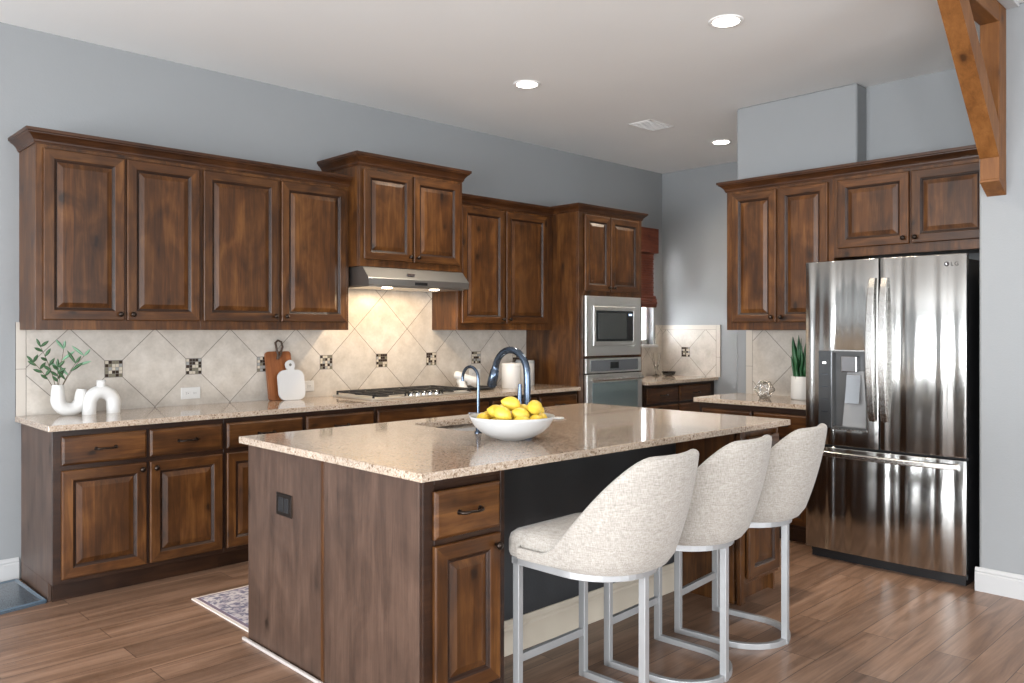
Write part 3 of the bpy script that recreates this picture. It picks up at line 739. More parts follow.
# main faucet
fx, fy = 2.808, 2.782
fa = thing('kitchen_faucet', 'tall dark gooseneck faucet rising behind the lemon bowl', 'faucet', (fx, fy, .910))
MB().lathe([(.030, 0), (.030, .008), (.024, .014), (.022, .05), (.020, .10)], n=20).build('base', gunM, fa)
pts = [(0, 0, .09), (0, 0, .245)]; R_ = .115
for k in range(1, 15): a = PI*k/14*.94; pts.append((0, R_-R_*math.cos(a), 0.262+R_*math.sin(a)))
MB().tube(pts, .0175, n=14).build('gooseneck', gunM, fa)
p0, p1 = Vector(pts[-1]), Vector(pts[-1])+(Vector(pts[-1])-Vector(pts[-2])).normalized()*.10
MB().tube([p0+(p1-p0)*t_ for t_ in (-.1, .1, .12, .5, .9, 1)], [.018, .019, .022, .025, .026, .021], n=14).build('spray_head', gunM, fa)
hm = MB(); hm.tube([(-.0, .0, .10), (-.045, 0, .11)], .011, n=10); hm.tube([(-.05, 0, .09), (-.052, 0, .14), (-.050, 0, .215)], [.014, .013, .009], n=12)
hm.build('lever_handle', gunM, fa)
# filter faucet
ff = thing('filter_faucet', 'slim dark filtered-water faucet left of the gooseneck faucet', 'faucet', (2.50, 2.795, .910))
MB().lathe([(.018, 0), (.018, .006), (.012, .010), (.011, .05)], n=16).build('base', gunM, ff)
pts = [(0, 0, .04), (0, 0, .245)]; R_ = .055
for k in range(1, 13): a = PI*k/12*.98; pts.append((0, R_-R_*math.cos(a), .250+R_*math.sin(a)))
pts.append((0, .11, .235))
MB().tube(pts, .0072, n=10).build('spout', gunM, ff)
MB().tube([(0, 0, .09), (-.055, .0, .095)], .005, n=8).build('lever', chromeM, ff)
tag(MB().lathe([(.030, 0), (.032, .004), (.026, .007)], c=(3.221, 2.953, .910), n=18).build('spoon_rest', plateM), 'small flat white disc on the island right of lemon bowl', 'dish')

# ================================================================ BOWL OF LEMONS
bc = (2.455, 2.525)
prof = [(.050, 0), (.056, .002), (.062, .005), (.100, .016), (.138, .038), (.166, .066), (.184, .100), (.190, .112), (.187, .113), (.180, .100), (.160, .068), (.130, .042), (.09, .024), (.04, .016), (.001, .015)]
prof = [(r*.985, z*.93) for r, z in prof]
o = MB().lathe(prof, c=(0, 0, 0), n=48).build('fruit_bowl', bowlM); o.location = (bc[0], bc[1], .910)
tag(o, 'wide white bowl filled with lemons on the island', 'bowl')
lm = MB(); prof = [(.001, -.047), (.006, -.045), (.010, -.040), (.019, -.033), (.028, -.020), (.0325, 0), (.0285, .020), (.019, .032), (.009, .038), (.006, .043), (.001, .045)]
lm.lathe(prof, n=22, axis='x', cap=False)
lemon = lm.build('lemon', lemonM, sub=1)
R3 = Vector((math.sin(ANG), -math.cos(ANG), 0)); F3 = Vector((math.cos(ANG), math.sin(ANG), 0))
# (right, depth, height above the counter, turn, tip, label)
BUR = 'lemon buried under the others inside the bowl'
LEM = [(-.115, -.02, .115, .35, .25, "lemon lying at the bowl's left rim"),
       (-.045, -.075, .125, 1.2, .5, 'lemon just left of the front centre of the bowl'),
       (.030, -.100, .115, -.35, .0, 'lemon lying lengthwise at the front centre of the bowl'),
       (.085, -.065, .125, .5, .4, 'lemon right of the front centre one'),
       (.130, -.020, .115, -.3, -.2, 'lemon leaning on the right rim of the bowl'),
       (-.010, -.010, .180, .3, .3, 'topmost lemon of the pile'),
       (-.075, .020, .160, -.2, .2, 'lemon high on the left, behind the rim lemon'),
       (.055, .000, .170, -.4, .1, 'lemon on the pile right of the topmost one'),
       (-.110, .070, .115, .8, 0, 'lemon low at the back left of the bowl'),
       (-.030, .100, .118, 0, 0, 'lemon low at the back centre of the bowl'),
       (.050, .095, .118, 1.3, 0, 'lemon low at the back right of the bowl'),
       (.115, .060, .115, -.5, 0, 'lemon at the back right rim of the bowl'),
       (-.050, .02, .060, .0, 0, 'lemon buried left in the bottom of the pile'),
       (.045, .01, .060, .4, 0, 'lemon buried right in the bottom of the pile'),
       (.000, -.05, .070, .4, .3, 'lemon wedged beneath the two front ones'),
       (.105, -.01, .165, .9, .2, 'lemon perched at the right end of the pile'),
       (.0, .06, .060, .9, .2, BUR), (-.09, -.05, .09, .2, 0, BUR), (.09, -.05, .09, 1.2, 0, BUR), (-.09, .05, .09, 1.9, 0, BUR), (.09, .05, .09, 2.2, 0, BUR), (.0, .0, .10, 2.2, 0, BUR)]
LEM = [(a, b, c if l_ == BUR else c+.03, d, e, BUR if 'buried' in l_ else l_) for a, b, c, d, e, l_ in LEM]
def bowl_h(r): return .018+max(0, r-.04)**2*4.2
Q = [Vector((a, b, c)) for a, b, c, *_ in LEM]; RS = .0355
for it in range(400):
    for i in range(len(Q)):
        Q[i].z -= .0006; Q[i].x *= .998; Q[i].y *= .998
        for j in range(len(Q)):
            if i != j:
                d = Q[i]-Q[j]; L = d.length
                if L < 2*RS: p_ = d/L*(2*RS-L)*.5; Q[i] += p_; Q[j] -= p_
        rr0 = math.hypot(Q[i].x, Q[i].y)
        if rr0 > .126: Q[i].x *= .126/rr0; Q[i].y *= .126/rr0; rr0 = .126
        hmin = bowl_h(rr0)+RS+.002
        if Q[i].z < hmin: Q[i].z = hmin
for i, (r, f, z, rz, ry, lb) in enumerate(LEM):
    o = lemon if i == 0 else lemon.copy()
    if i: C.objects.link(o)
    v = R3*Q[i].x+F3*Q[i].y
    o.location = (bc[0]+v.x, bc[1]+v.y, .910+Q[i].z); o.rotation_euler = (0, ry, (math.atan2(Q[i].y, Q[i].x)+PI/2 if math.hypot(Q[i].x, Q[i].y) > .09 else rz)+ANG-PI/2); k_ = 1.05 if i % 2 else .98; o.scale = (k_, k_, k_)
    tag(o, 'yellow '+lb, 'lemon', 'lemons in the white bowl')

# ================================================================ STOOLS
def stool(label):
    t = thing('bar_stool', label, 'bar stool', (0, 0, 0), 0, 'upholstered stools along the island')
    hw, yf_, yb_ = .200, .235, -.005          # D plan: straight sides then half circle
    def dpath(w_, yf, cy, n=22, flare=0):
        p = [(-w_, yf), (-w_, (yf+cy)/2)]
        for k in range(n+1):
            a = PI+PI*k/n; p.append((w_*math.cos(a), cy+w_*math.sin(a)))
        return p+[(w_, (yf+cy)/2), (w_, yf)]
    # legs
    for lx in (-.19, .19): B(lx-.012, lx+.012, .205, .235, .0, .53).build('leg', silverleg, t, bevel=.002)
    B(-.013, .013, -.218, -.190, .0, .53).build('leg', silverleg, t, bevel=.002)
    B(-.178, .178, .210, .230, .165, .195).build('footrest', silverleg, t, bevel=.002)
    MB().rectbar([(x, y, .0125) for x, y in dpath(.190, .22, -.012)], .024, .025).build('floor_ring', silverleg, t, bevel=.002)
    MB().rectbar([(x, y, .543) for x, y in dpath(.196, .225, -.012)], .026, .026).build('seat_ring', silverleg, t, bevel=.002)
    B(-.209, .209, .2, .235, .530, .556).build('front_rail', silverleg, t, bevel=.002)
    # seat cushion: superellipse loops
    def dloop(s, z, fr):
        P = []
        w_ = .222*s; n = 30
        for k in range(n+1):
            a = PI+PI*k/n; P.append((w_*math.cos(a), -.015+w_*math.sin(a), z))
        for k in range(1, 6): P.append((w_, -.015+(fr-.045+.015)*k/6, z))
        for k in range(7): a = k*PI/12; P.append((w_-.045+.045*math.cos(a), fr-.045+.045*math.sin(a), z))
        for k in range(1, 8): P.append((w_-.045-(2*w_-.09)*k/8, fr, z))
        for k in range(7): a = PI/2+k*PI/12; P.append((-w_+.045+.045*math.cos(a), fr-.045+.045*math.sin(a), z))
        for k in range(5, 0, -1): P.append((-w_, -.015+(fr-.045+.015)*k/6, z))
        return P
    m = MB(); L = [dloop(.93, .556, .245), dloop(.99, .562, .257), dloop(1.0, .576, .262), dloop(1.0, .615, .262), dloop(.985, .638, .256), dloop(.94, .653, .238), dloop(.84, .663, .20), dloop(.5, .672, .12), dloop(.1, .674, .02)]
    n = len(L[0]); vv = [p for l in L for p in l]
    m.add(vv, [(i*n+j, i*n+(j+1) % n, (i+1)*n+(j+1) % n, (i+1)*n+j) for i in range(len(L)-1) for j in range(n)], 0, True)
    m.add(L[0], [tuple(range(n-1, -1, -1))]); m.add(L[-1], [tuple(range(n))], 0, True)
    m.build('seat', fabricM, t)
    # wrap-around backrest shell
    S = []                                       # plan stations along the D
    ns = 64
    straight = .20; arc = PI*.232; total = 2*straight+arc
    m = MB(); rows = []
    K = 12
    for i in range(ns+1):
        s = total*i/ns
        rear = None
        if s < straight: base_ = (-.232, -.012+straight-s); nrm = (-1, 0)
        elif s < straight+arc:
            a = PI+(s-straight)/.232; rear = a; base_ = (.232*math.cos(a), -.012+.232*math.sin(a)); nrm = (math.cos(a), math.sin(a))
        else: base_ = (.232, -.012+(s-straight-arc)); nrm = (1, 0)
        q = abs(s-total/2)/(total/2)             # 0 at the rear, 1 at the front ends
        u_ = min(1, max(0, (q-.20)/.62)); drop = u_*u_*(3-2*u_)
        zt = .972*(1-drop)+.605*drop
        row = []
        z0 = .562
        th = .040*(1-.35*drop)
        back = 1-q
        def outp(z, off):
            h = (z-z0)/.41
            flare = .004+.026*h      # leans outwards as it rises
            lean = -.008-.088*h*(.45+.55*max(0, 1-q*1.1))
            bulge = .018*math.sin(min(1, max(0, h))*PI)**.6
            if rear is not None:
                ne = 2.3+.4*max(0, min(1, h)); rr1 = .232/((abs(math.cos(rear))**ne+abs(math.sin(rear))**ne)**(1/ne)); ex = rr1-.232
                return (base_[0]+nrm[0]*(flare+bulge+ex-off), base_[1]+nrm[1]*(flare+bulge+ex-off)+lean, z)
            return (base_[0]+nrm[0]*(flare+bulge-off), base_[1]+nrm[1]*(flare+bulge-off)+lean, z)
        for k in range(K+1): row.append(outp(z0+(zt-.018-z0)*k/K, 0 if k else .008))
        for k in range(1, 6):
            a = PI*k/6; row.append(outp(zt-.018+.018*math.sin(a), th/2-th/2*math.cos(a)))
        for k in range(K, -1, -1): row.append(outp(z0+.05+(zt-.018-z0-.05)*k/K, th))
        rows.append(row)
    n = len(rows[0]); vv = [p for r in rows for p in r]
    m.add(vv, [(i*n+j, (i+1)*n+j, (i+1)*n+(j+1), i*n+(j+1)) for i in range(len(rows)-1) for j in range(n-1)], 0, True)
    m.add(vv, [tuple(range(n)), tuple(range(len(vv)-1, len(vv)-n-1, -1))], 0, True)
    m.build('backrest', fabricM, t)
    return t
s1 = stool('beige upholstered bar stool nearest the camera, beside the island cabinet')
s1.location = (2.288, 1.905, 0); s1.rotation_euler = (0, 0, .03)
dup(s1, (2.823, 1.915, 0), .06, 'beige upholstered bar stool in the middle of the row of three')
dup(s1, (3.345, 1.930, 0), .10, 'beige upholstered bar stool nearest the refrigerator')

# ================================================================ REFRIGERATOR
fg = thing('refrigerator', 'stainless french-door refrigerator with water dispenser', 'refrigerator', (4.79, 2.315, 0), -PI/2)
WF = .905    # local x to the right, local -y to the room
B(.012, WF-.012, .035, .80, .03, 1.775).build('cabinet_body', plain('dark_grey_enamel', (.018, .018, .019), .4), fg, bevel=.004)
def bowed(x0, x1, z0, z1, yb=.022, bow=.014, full=(0, WF), hole=None, th=.045):
    """door slab whose front bulges; optional rectangular hole (x0,x1,z0,z1)"""
    def yf(x): u = (x-full[0])/(full[1]-full[0])*2-1; return yb-th-bow*(1-u*u)
    n = 18; xs = [x0+(x1-x0)*i/n for i in range(n+1)]; zs = [z0, z1]
    if hole: xs = sorted(set([x for x in xs if not any(abs(x-h) < .006 for h in hole[:2])]+list(hole[:2]))); zs = [z0, hole[2], hole[3], z1]
    m = MB(); nx, nz = len(xs), len(zs)
    fv = [(x, yf(x), z) for z in zs for x in xs]; bv_ = [(x, yb, z) for z in zs for x in xs]
    m.v = fv+bv_; o_ = nx*nz
    def q(*f):
        m.f.append(list(f)); m.m.append(0); m.sm.append(True)
    for j in range(nz-1):
        for i in range(nx-1):
            inside = hole and j == 1 and hole[0]-1e-6 <= xs[i] and xs[i+1] <= hole[1]+1e-6
            a = j*nx+i
            if not inside: q(a, a+1, a+nx+1, a+nx); q(o_+a, o_+a+nx, o_+a+nx+1, o_+a+1)
    def side(a, b): m.f.append([a, b, o_+b, o_+a]); m.m.append(0); m.sm.append(False)
    for i in range(nx-1): side(i+1, i); side((nz-1)*nx+i, (nz-1)*nx+i+1)
    for j in range(nz-1): side(j*nx, (j+1)*nx); side((j+1)*nx+nx-1, j*nx+nx-1)
    if hole:
        i0, i1 = xs.index(hole[0]), xs.index(hole[1])
        for i in range(i0, i1): side(nx+i, nx+i+1); side(2*nx+i+1, 2*nx+i)
        side(2*nx+i0, nx+i0); side(nx+i1, 2*nx+i1)
    return m, yf
hl = (.155, .395, .795, 1.268)
hl = (.170, .378, .800, 1.262)
m, yf = bowed(.003, .447, .697, 1.80, hole=hl); dl = m.build('door', fridgeM, fg, bevel=.004)
m, _ = bowed(.456, WF-.003, .697, 1.80); drr = m.build('door', fridgeM, fg, bevel=.004)
m, _ = bowed(.003, WF-.003, .065, .683); dw = m.build('freezer_drawer', fridgeM, fg, bevel=.004)
B(.02, WF-.02, .03, .60, .0, .06).build('base_grille', blackM, fg)
for hx in (.03, WF-.10): B(hx, hx+.07, .03, .11, 1.776, 1.80).build('hinge_cover', blackM, fg, bevel=.004)
# dispenser
yd = yf(.27)
dsp = B(.088, .170, yf(.13)-.003, yf(.13)+.02, .800, 1.262).build('control_panel', plain('dispenser_panel', (.10, .105, .11), .18, .7), dl, bevel=.003)
B(.115, .135, yf(.13)-.0045, yf(.13)-.002, 1.185, 1.195).build('indicator_light', emis('white_indicator', (1, 1, 1), 2), dsp)
for k in range(4): B(.105, .148, yf(.13)-.004, yf(.13)-.002, 1.12-k*.075, 1.123-k*.075).build('button_mark', gunM, dsp)
m = MB(); a, b, z0, z1 = hl
m.box(a, b, .012, .020, z0, z1); m.box(a, a+.006, yd+.004, .012, z0, z1); m.box(b-.006, b, yd+.004, .012, z0, z1); m.box(a+.006, b-.006, yd+.004, .012, z0, z0+.012); m.box(a+.006, b-.006, yd+.004, .012, z1-.01, z1)
m.build('dispenser_recess', plain('grey_dispenser_plastic', (.09, .09, .09), .3, .4), dl)
m = MB(); m.prism([(a+.05, z0+.012), (b-.012, z0+.012), (b-.03, z1-.12), (a+.08, z1-.12)], 1, .002, .012); m.build('recess_back_plate', plain('pale_grey_plastic', (.26, .26, .26), .35), dl)
B(a+.055, a+.150, yd+.002, .012, z1-.125, z1-.03).build('nozzle_housing', plain('smoked_chrome', (.30, .30, .31), .2, .8), dl, bevel=.006)
m = MB(); m.prism([(-.045+0, z1-.36+.05), (-.040, z1-.36+.05), (-.008, z1-.14), (-.020, z1-.14)], 0, a+.085, a+.165); m.build('paddle', chromeM, dl, bevel=.003)
m = MB(); m.box(a-.004, b+.004, yd-.004, yd+.006, z1, z1+.006); m.box(a-.004, b+.004, yd-.004, yd+.006, z0-.006, z0); m.build('dispenser_trim', handleM, dl)
# handles
def vhandle(par, hx, z0, z1, y0):
    m = MB(); pts = []
    n = 16
    vv = []
    for k in range(n+1):
        u = k/n; z = z0+(z1-z0)*u; bow = math.sin(PI*u)**.6
        yc = y0-.012-.050*bow; wv = .022+.005*math.sin(PI*u); tv = .011
        vv += [(hx-wv, yc+tv, z), (hx-wv*.8, yc-tv, z), (hx+wv*.8, yc-tv, z), (hx+wv, yc+tv, z)]
    m.add(vv, [(i*4+j, i*4+(j+1) % 4, (i+1)*4+(j+1) % 4, (i+1)*4+j) for i in range(n) for j in range(4)], 0, False)
    m.add(vv, [(3, 2, 1, 0), tuple(range(n*4, n*4+4))])
    m.build('handle', handleM, par, bevel=.004, seg=3)
vhandle(dl, .418, .86, 1.685, yf(.418)+.004); vhandle(drr, .487, .86, 1.685, yf(.487)+.004)
m = MB(); vv = []; n = 20
for k in range(n+1):
    u = k/n; x = .06+(WF-.10)*u; bow = math.sin(PI*u)**.5; yc = yf(x)+.004-.014-.040*bow; z = .648
    vv += [(x, yc+.010, z-.018), (x, yc-.010, z-.013), (x, yc-.010, z+.013), (x, yc+.010, z+.018)]
m.add(vv, [(i*4+j, i*4+(j+1) % 4, (i+1)*4+(j+1) % 4, (i+1)*4+j) for i in range(n) for j in range(4)]); m.add(vv, [(3, 2, 1, 0), tuple(range(n*4, n*4+4))])
m.build('handle', handleM, dw, bevel=.004, seg=3)
# maker's mark: round emblem and two letters
tcu = bpy.data.curves.new('logo_letters', 'FONT'); tcu.body = 'LG'; tcu.size = .030; tcu.extrude = .0006; tcu.align_x = 'LEFT'; tcu.space_character = 1.25
to = bpy.data.objects.new('logo_letters', tcu); C.objects.link(to); to.parent = drr; to.location = (.825, yf(.855)-.0015, 1.735); to.rotation_euler = (PI/2, 0, .06); 
lme = bpy.data.meshes.new_from_object(to); lme.materials.clear(); lme.materials.append(plain('logo_grey', (.012, .012, .013), .6))
t2 = bpy.data.objects.new('logo_letters', lme); C.objects.link(t2); t2.parent = drr; t2.location = to.location; t2.rotation_euler = to.rotation_euler
bpy.data.objects.remove(to); t2.name = 'logo_letters'
lg = MB(); lg.lathe([(.0125, .0), (.0125, -.002)], c=(.806, yf(.806)+.0005, 1.746), n=24, axis='y'); lg.build('logo_emblem', plain('logo_disc', (.02, .012, .015), .6), drr)
m = MB(); ye = yf(.806)-.0022
m.box(.803, .805, ye, ye+.001, 1.740, 1.752); m.box(.803, .809, ye, ye+.001, 1.740, 1.742); m.box(.7985, .8005, ye, ye+.001, 1.748, 1.750)
m.build('logo_strokes', steelM, drr)

# ================================================================ CEILING ITEMS
def downlight(loc, label, power=70):
    t = thing('recessed_light', label, 'ceiling light', loc, 0, 'recessed ceiling lights')
    MB().lathe([(.070, -.001), (.072, -.006), (.088, -.007), (.094, -.003), (.094, 0)], n=32, cap=False).build('trim_ring', ventM, t)
    MB().lathe([(.001, -.003), (.069, -.003), (.071, -.0045), (.069, -.006), (.001, -.006)], n=32, cap=False).build('lens', lampM, t)
    l = bpy.data.lights.new('lamp', 'SPOT'); l.energy = power; l.color = (1, .86, .68); l.spot_size = math.radians(150); l.spot_blend = .9; l.shadow_soft_size = .07
    o = bpy.data.objects.new('lamp', l); C.objects.link(o); o.parent = t; o.location = (0, 0, -.02)
downlight((3.924, 2.358, CEIL), 'recessed ceiling light nearest the wood bracket, above the island')
downlight((3.948, 3.913, CEIL), 'recessed ceiling light in front of the range hood cabinet')
downlight((6.41, 3.90, CEIL), 'recessed ceiling light touching the edge of the wall chase')
v = thing('ceiling_vent', 'white louvred air vent in the ceiling', 'vent', (5.48, 3.99, CEIL), 0)
v.rotation_euler = (0, 0, 0)
m = MB(); a, b = .165, .115
m.box(-a, a, -b, -b+.022, -.006, 0); m.box(-a, a, b-.022, b, -.006, 0); m.box(-a, -a+.022, -b, b, -.006, 0); m.box(a-.022, a, -b, b, -.006, 0)
m.build('frame', ventM, v, bevel=.002)
B(-a+.02, a-.02, -b+.02, b-.02, -.002, 0).build('duct_shade_sheet', plain('duct_shade_grey', (.05, .05, .05), .7), v)  # flat dark sheet painted as the shade between the louvres; no duct behind
for k in range(9): 
    x = -a+.034+k*.0335
    MB().prism([(x, -.002), (x+.016, -.009), (x+.018, -.008), (x+.002, -.001)], 1, -b+.022, b-.022).build('louvre', ventM, v) if False else B(x, x+.012, -b+.022, b-.022, -.006, -.002).build('louvre', ventM, v)

# ================================================================ TIMBER BRACKET on the right wall
br = thing('timber_bracket', 'stained cedar corner bracket high on the right wall', 'bracket', (4.79, 1.275, 0))
hw = .045
B(-.125, -.001, -hw, hw, 2.16, CEIL).build('post', cedar, br, bevel=.004)
m = MB(); m.prism([(-.001, 2.091), (-.001, 2.16), (-.125, 2.16), (-.125, 2.150)], 1, -hw+0, hw)
m.build('post_foot', cedar, br)
B(-1.35, -.125, -hw, hw, 2.963, CEIL).build('beam', wood('cedar_beam_horizontal', 0, (.095, .032, .007), (.165, .062, .014), (.24, .10, .028), rough=.5, coat=.05, seams=False), br, bevel=.004)
m = MB(); m.prism([(-.125, 2.27), (-.125, 2.44), (-.63, 2.963), (-.80, 2.963)], 1, -hw, hw); m.build('brace', cedar, br, bevel=.004)
o = struct(B(4.2, 4.79, 1.17, 1.229, CEIL-.02, CEIL).build('trim_1', whiteM, bevel=.003))

# ================================================================ THINGS ON THE LONG COUNTER
# U-shaped vase
Yv = 4.985
va = thing('bent_tube_vase', 'white U-shaped ceramic vase holding green sprigs', 'vase', (0, 0, .910))
def arcp(cx, cz, r, a0, a1, n=14): return [(cx+r*math.cos(a0+(a1-a0)*k/n), cz+r*math.sin(a0+(a1-a0)*k/n)) for k in range(n+1)]
pts = [(1.335, .165)]+[(1.335, .13)]+arcp(1.405, .085, .070, PI, 1.5*PI)[1:]+[(1.42, .028), (1.43, .028)]
P = [(1.325, .172), (1.325, .12)]+arcp(1.385, .092, .060, PI, 2*PI, 18)+[(1.445, .12), (1.447, .143)]
MB().tube([(x, Yv-.01, z) for x, z in P], [.029, .034]+[.037]*19+[.031, .024], n=20).build('vase_body', ceramicM, va)
av = thing('arch_vase', 'white arch-shaped ceramic vase beside the sprig vase', 'vase', (0, 0, .910))
P = [(1.480, .0), (1.480, .03)]+arcp(1.545, .058, .065, PI, 0, 18)+[(1.610, .03), (1.610, .0)]
MB().tube([(x, Yv-.03, z) for x, z in P], [.036, .0375]+[.039]*19+[.0375, .036], n=20).build('vase_body', ceramicM, av)
MB().lathe([(.028, .13), (.025, .165), (.025, .190), (.018, .190), (.018, .15)], c=(1.545, Yv-.03, 0), n=20).build('neck', ceramicM, av)
# sprigs
def leaf(m, p, d, L, wd, mi=0, curl=.3, up=Vector((0, 0, 1))):
    d = Vector(d).normalized(); s = d.cross(Vector((.35, .93, .1))).normalized(); nn = s.cross(d).normalized()
    p = Vector(p); vv = []; k = 6
    for i in range(k+1):
        u = i/k; w__ = wd*math.sin(PI*min(1, u*.96+.04))**.8; c = p+d*L*u-nn*curl*L*u*u*.4
        vv += [c-s*w__, c+nn*w__*.25, c+s*w__, c-nn*.0012]
    m.add(vv, [(i*4+j, i*4+(j+1) % 4, (i+1)*4+(j+1) % 4, (i+1)*4+j) for i in range(k) for j in range(4)], mi, True)
sp = thing('leafy_sprigs', 'green olive-like sprigs standing in the white U-shaped vase', 'plant', (1.325, Yv-.01, 1.08))
sr = random.Random(5)
STEMS = [((-.085, 0, .215), 0), ((-.115, .02, .13), 0), ((.0, .0, .10), 0), ((.085, -.02, .12), 1), ((.135, .0, .16), 1), ((.03, .0, .20), 1)]
for (ex, ey, ez), mi in STEMS:
    m = MB(); e = Vector((ex, ey, ez)); pth = [Vector((ex*u*u*.6+ex*.4*u, ey*u, -.08+(ez+.08)*u)) for u in [i/8 for i in range(9)]]
    m.tube(pth, [.0022-.0001*i for i in range(9)], n=6, m=1)
    nl = 6 if mi == 0 else 3
    for k in range(nl):
        u = (.55+.45*k/(nl-1)); i = min(7, int(u*8)); p = pth[i].lerp(pth[i+1], u*8-i)
        tg = (pth[i+1]-pth[i]).normalized(); sd = 1 if k % 2 else -1
        d = tg*.6+Vector((sd*.8, sr.uniform(-.5, .3), sr.uniform(-.1, .4)))
        leaf(m, p, d, .052 if mi == 0 else .085, .0085 if mi == 0 else .008, 0, sr.uniform(.0, .5))
    leaf(m, pth[-1], (pth[-1]-pth[-2]), .05, .0075, 0, .1)
    m.build('sprig', [leafM if (mi == 0 or ex < .1 and ex > .05) else leafP, stemM], sp)

# outlets
def outlet(label, x, y, z, horiz=True):
    t = thing('wall_outlet', label, 'outlet', (x, y, z))
    w_, h_ = (.062, .037) if horiz else (.037, .062)
    B(-w_, w_, -.006, 0, -h_, h_).build('plate', plateM, t, bevel=.003)
    for sx in (-.024, .024):
        s = B(sx-.017, sx+.017, -.0085, -.005, -.013, .013).build('socket', plateM, t, bevel=.003)
        m = MB(); m.box(sx-.008, sx-.002, -.0092, -.0082, .003, .005); m.box(sx-.008, sx-.002, -.0092, -.0082, -.005, -.003); m.box(sx+.005, sx+.009, -.0092, -.0082, -.002, .002)
        m.build('slots', blackM, s)
outlet('white wall outlet left of the wooden cutting board', 2.129, FY, .985)
outlet('white wall outlet just right of the marble board', 2.952, FY, .990)
outlet('grey wall outlet behind the cooktop\'s right end', 4.545, FY, 1.02)

# wooden board leaning on the tile
def rounded(x0, x1, z0, z1, r, n=6):
    p = []
    for cx, cz, a0 in ((x1-r, z1-r, 0), (x0+r, z1-r, PI/2), (x0+r, z0+r, PI), (x1-r, z0+r, 1.5*PI)):
        for k in range(n+1): a = a0+k*PI/2/n; p.append((cx+r*math.cos(a), cz+r*math.sin(a)))
    return p
wb = thing('cutting_board', 'reddish wood cutting board with a leather loop, leaning on tile', 'cutting board', (2.722, 5.037, .9115)); wb.rotation_euler = (-.19, 0, .0)
B_ = MB().prism([(x, z) for x, z in rounded(-.093, .093, 0, .335, .022)], 1, 0, .022); B_.build('board', boardw, wb, bevel=.004)
m = MB(); lp = [(-.005, -.006, .285), (.012, -.010, .315), (.032, -.008, .365), (.030, -.002, .400), (.008, .004, .412), (-.014, .0, .395), (-.012, -.006, .350), (-.008, -.010, .310), (-.014, -.004, .278)]
m.tube(lp, .0075, n=8); m.build('strap_loop', strapM, wb)
mb_ = thing('marble_board', 'white rounded serving board with round handle, leaning in front', 'cutting board', (2.772, 4.985, .9115)); mb_.rotation_euler = (-.16, 0, 0)
def paddle():
    cut_ = 0; body_ = rounded(-.098, .098, 0, .205, .05, 8)
    # outline with a neck and a ring handle on top
    out = []
    cz, r = .240, .034
    right = [(.098-.05+.05*math.cos(a), .155+.05*math.sin(a)) for a in [k*PI/16 for k in range(9)]]
    left = [(-x, z) for x, z in reversed(right)]
    low = [(-.098+.05-.05*math.cos(a), .05-.05*math.sin(a)) for a in [k*PI/16 for k in range(9)]]
    lowr = [(-x, z) for x, z in reversed(low)]
    handle = [(r*math.cos(a), cz+r*math.sin(a)) for a in [(-55+k*(290/20))*PI/180 for k in range(21)]]
    return right+[] , handle, left, low, lowr
right, handle, left, low, lowr = paddle()
outline = lowr+right+[(.026, .208), (.022, .216)]+handle+[(-.022, .216), (-.026, .208)]+left+low
m = MB(); m.prism(outline, 1, 0, .014); m.build('board', marbleM, mb_, bevel=.003)
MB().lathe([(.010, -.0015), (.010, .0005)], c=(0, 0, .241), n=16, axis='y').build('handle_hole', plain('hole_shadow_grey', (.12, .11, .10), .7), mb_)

# canisters
def canister(loc, label, r, h):
    t = thing('canister', label, 'canister', loc, 0)
    MB().lathe([(r-.004, 0), (r, .004), (r, h-.03), (r-.001, h-.026)], n=36).build('jar', ceramicM, t)
    ld = MB().lathe([(r+.001, h-.025), (r+.001, h-.006), (r-.004, h), (.001, h+.001)], n=36, cap=False).build('lid', greyM if 'rear' in label else ceramicM, t)
    MB().lathe([(.012, h), (.012, h+.004), (.001, h+.005)], n=14, cap=False).build('lid_knob', ceramicM, ld)
canister((4.647, 4.785, .910), 'front white ceramic canister by the oven tower', .082, .205)
canister((4.985, 4.965, .910), 'rear white ceramic canister against the oven tower', .082, .215)
# white knot sculpture on the counter beyond the cooktop
kx, ky = 4.165, 4.80
kt = thing('knot_sculpture', 'white chunky ceramic knot beside the cooktop', 'sculpture', (kx, ky, .910))
def rod(m, a, b, r):
    a, b = Vector(a), Vector(b); d = (b-a); pts = [a+d*t_ for t_ in (0, .03, .12, .3, .5, .7, .88, .97, 1)]
    m.tube(pts, [r*.35, r*.75, r, r*.96, r*.9, r*.96, r, r*.75, r*.35], n=14)
m = MB(); rod(m, (-.095, .03, .135), (.075, -.06, .070), .032); m.build('long_lobe', ceramicM, kt)
m = MB(); rod(m, (.005, 0, .085), (.11, -.02, .050), .034); m.build('right_lobe', ceramicM, kt)
m = MB(); rod(m, (-.045, .02, .10), (-.035, -.02, .0), .034); m.build('foot_lobe', ceramicM, kt)
tag(MB().lathe([(.13, .910), (.145, .915), (.145, .928), (.135, .930), (.12, .920), (.001, .919)], c=(4.36, 4.90, 0), n=32, cap=False).build('serving_tray', blackM), 'round black tray behind the white knot sculpture', 'tray')

# ================================================================ FAR COUNTER
tb = thing('crystal_vase', 'cut glass footed vase beneath the small window', 'vase', (6.93, 4.98, .910))
MB().lathe([(.045, 0), (.045, .006), (.012, .02), (.010, .06), (.030, .12), (.046, .19), (.050, .245), (.046, .245), (.040, .19), (.022, .12), (.001, .08)], n=10, smooth=False).build('glass_body', glassM, tb)
ds = thing('glass_dish', 'small clear glass dish in the far counter corner', 'dish', (7.08, 4.93, .910))
MB().lathe([(.03, 0), (.06, .012), (.075, .045), (.071, .045), (.055, .018), (.001, .008)], n=20).build('glass_body', glassM, ds)

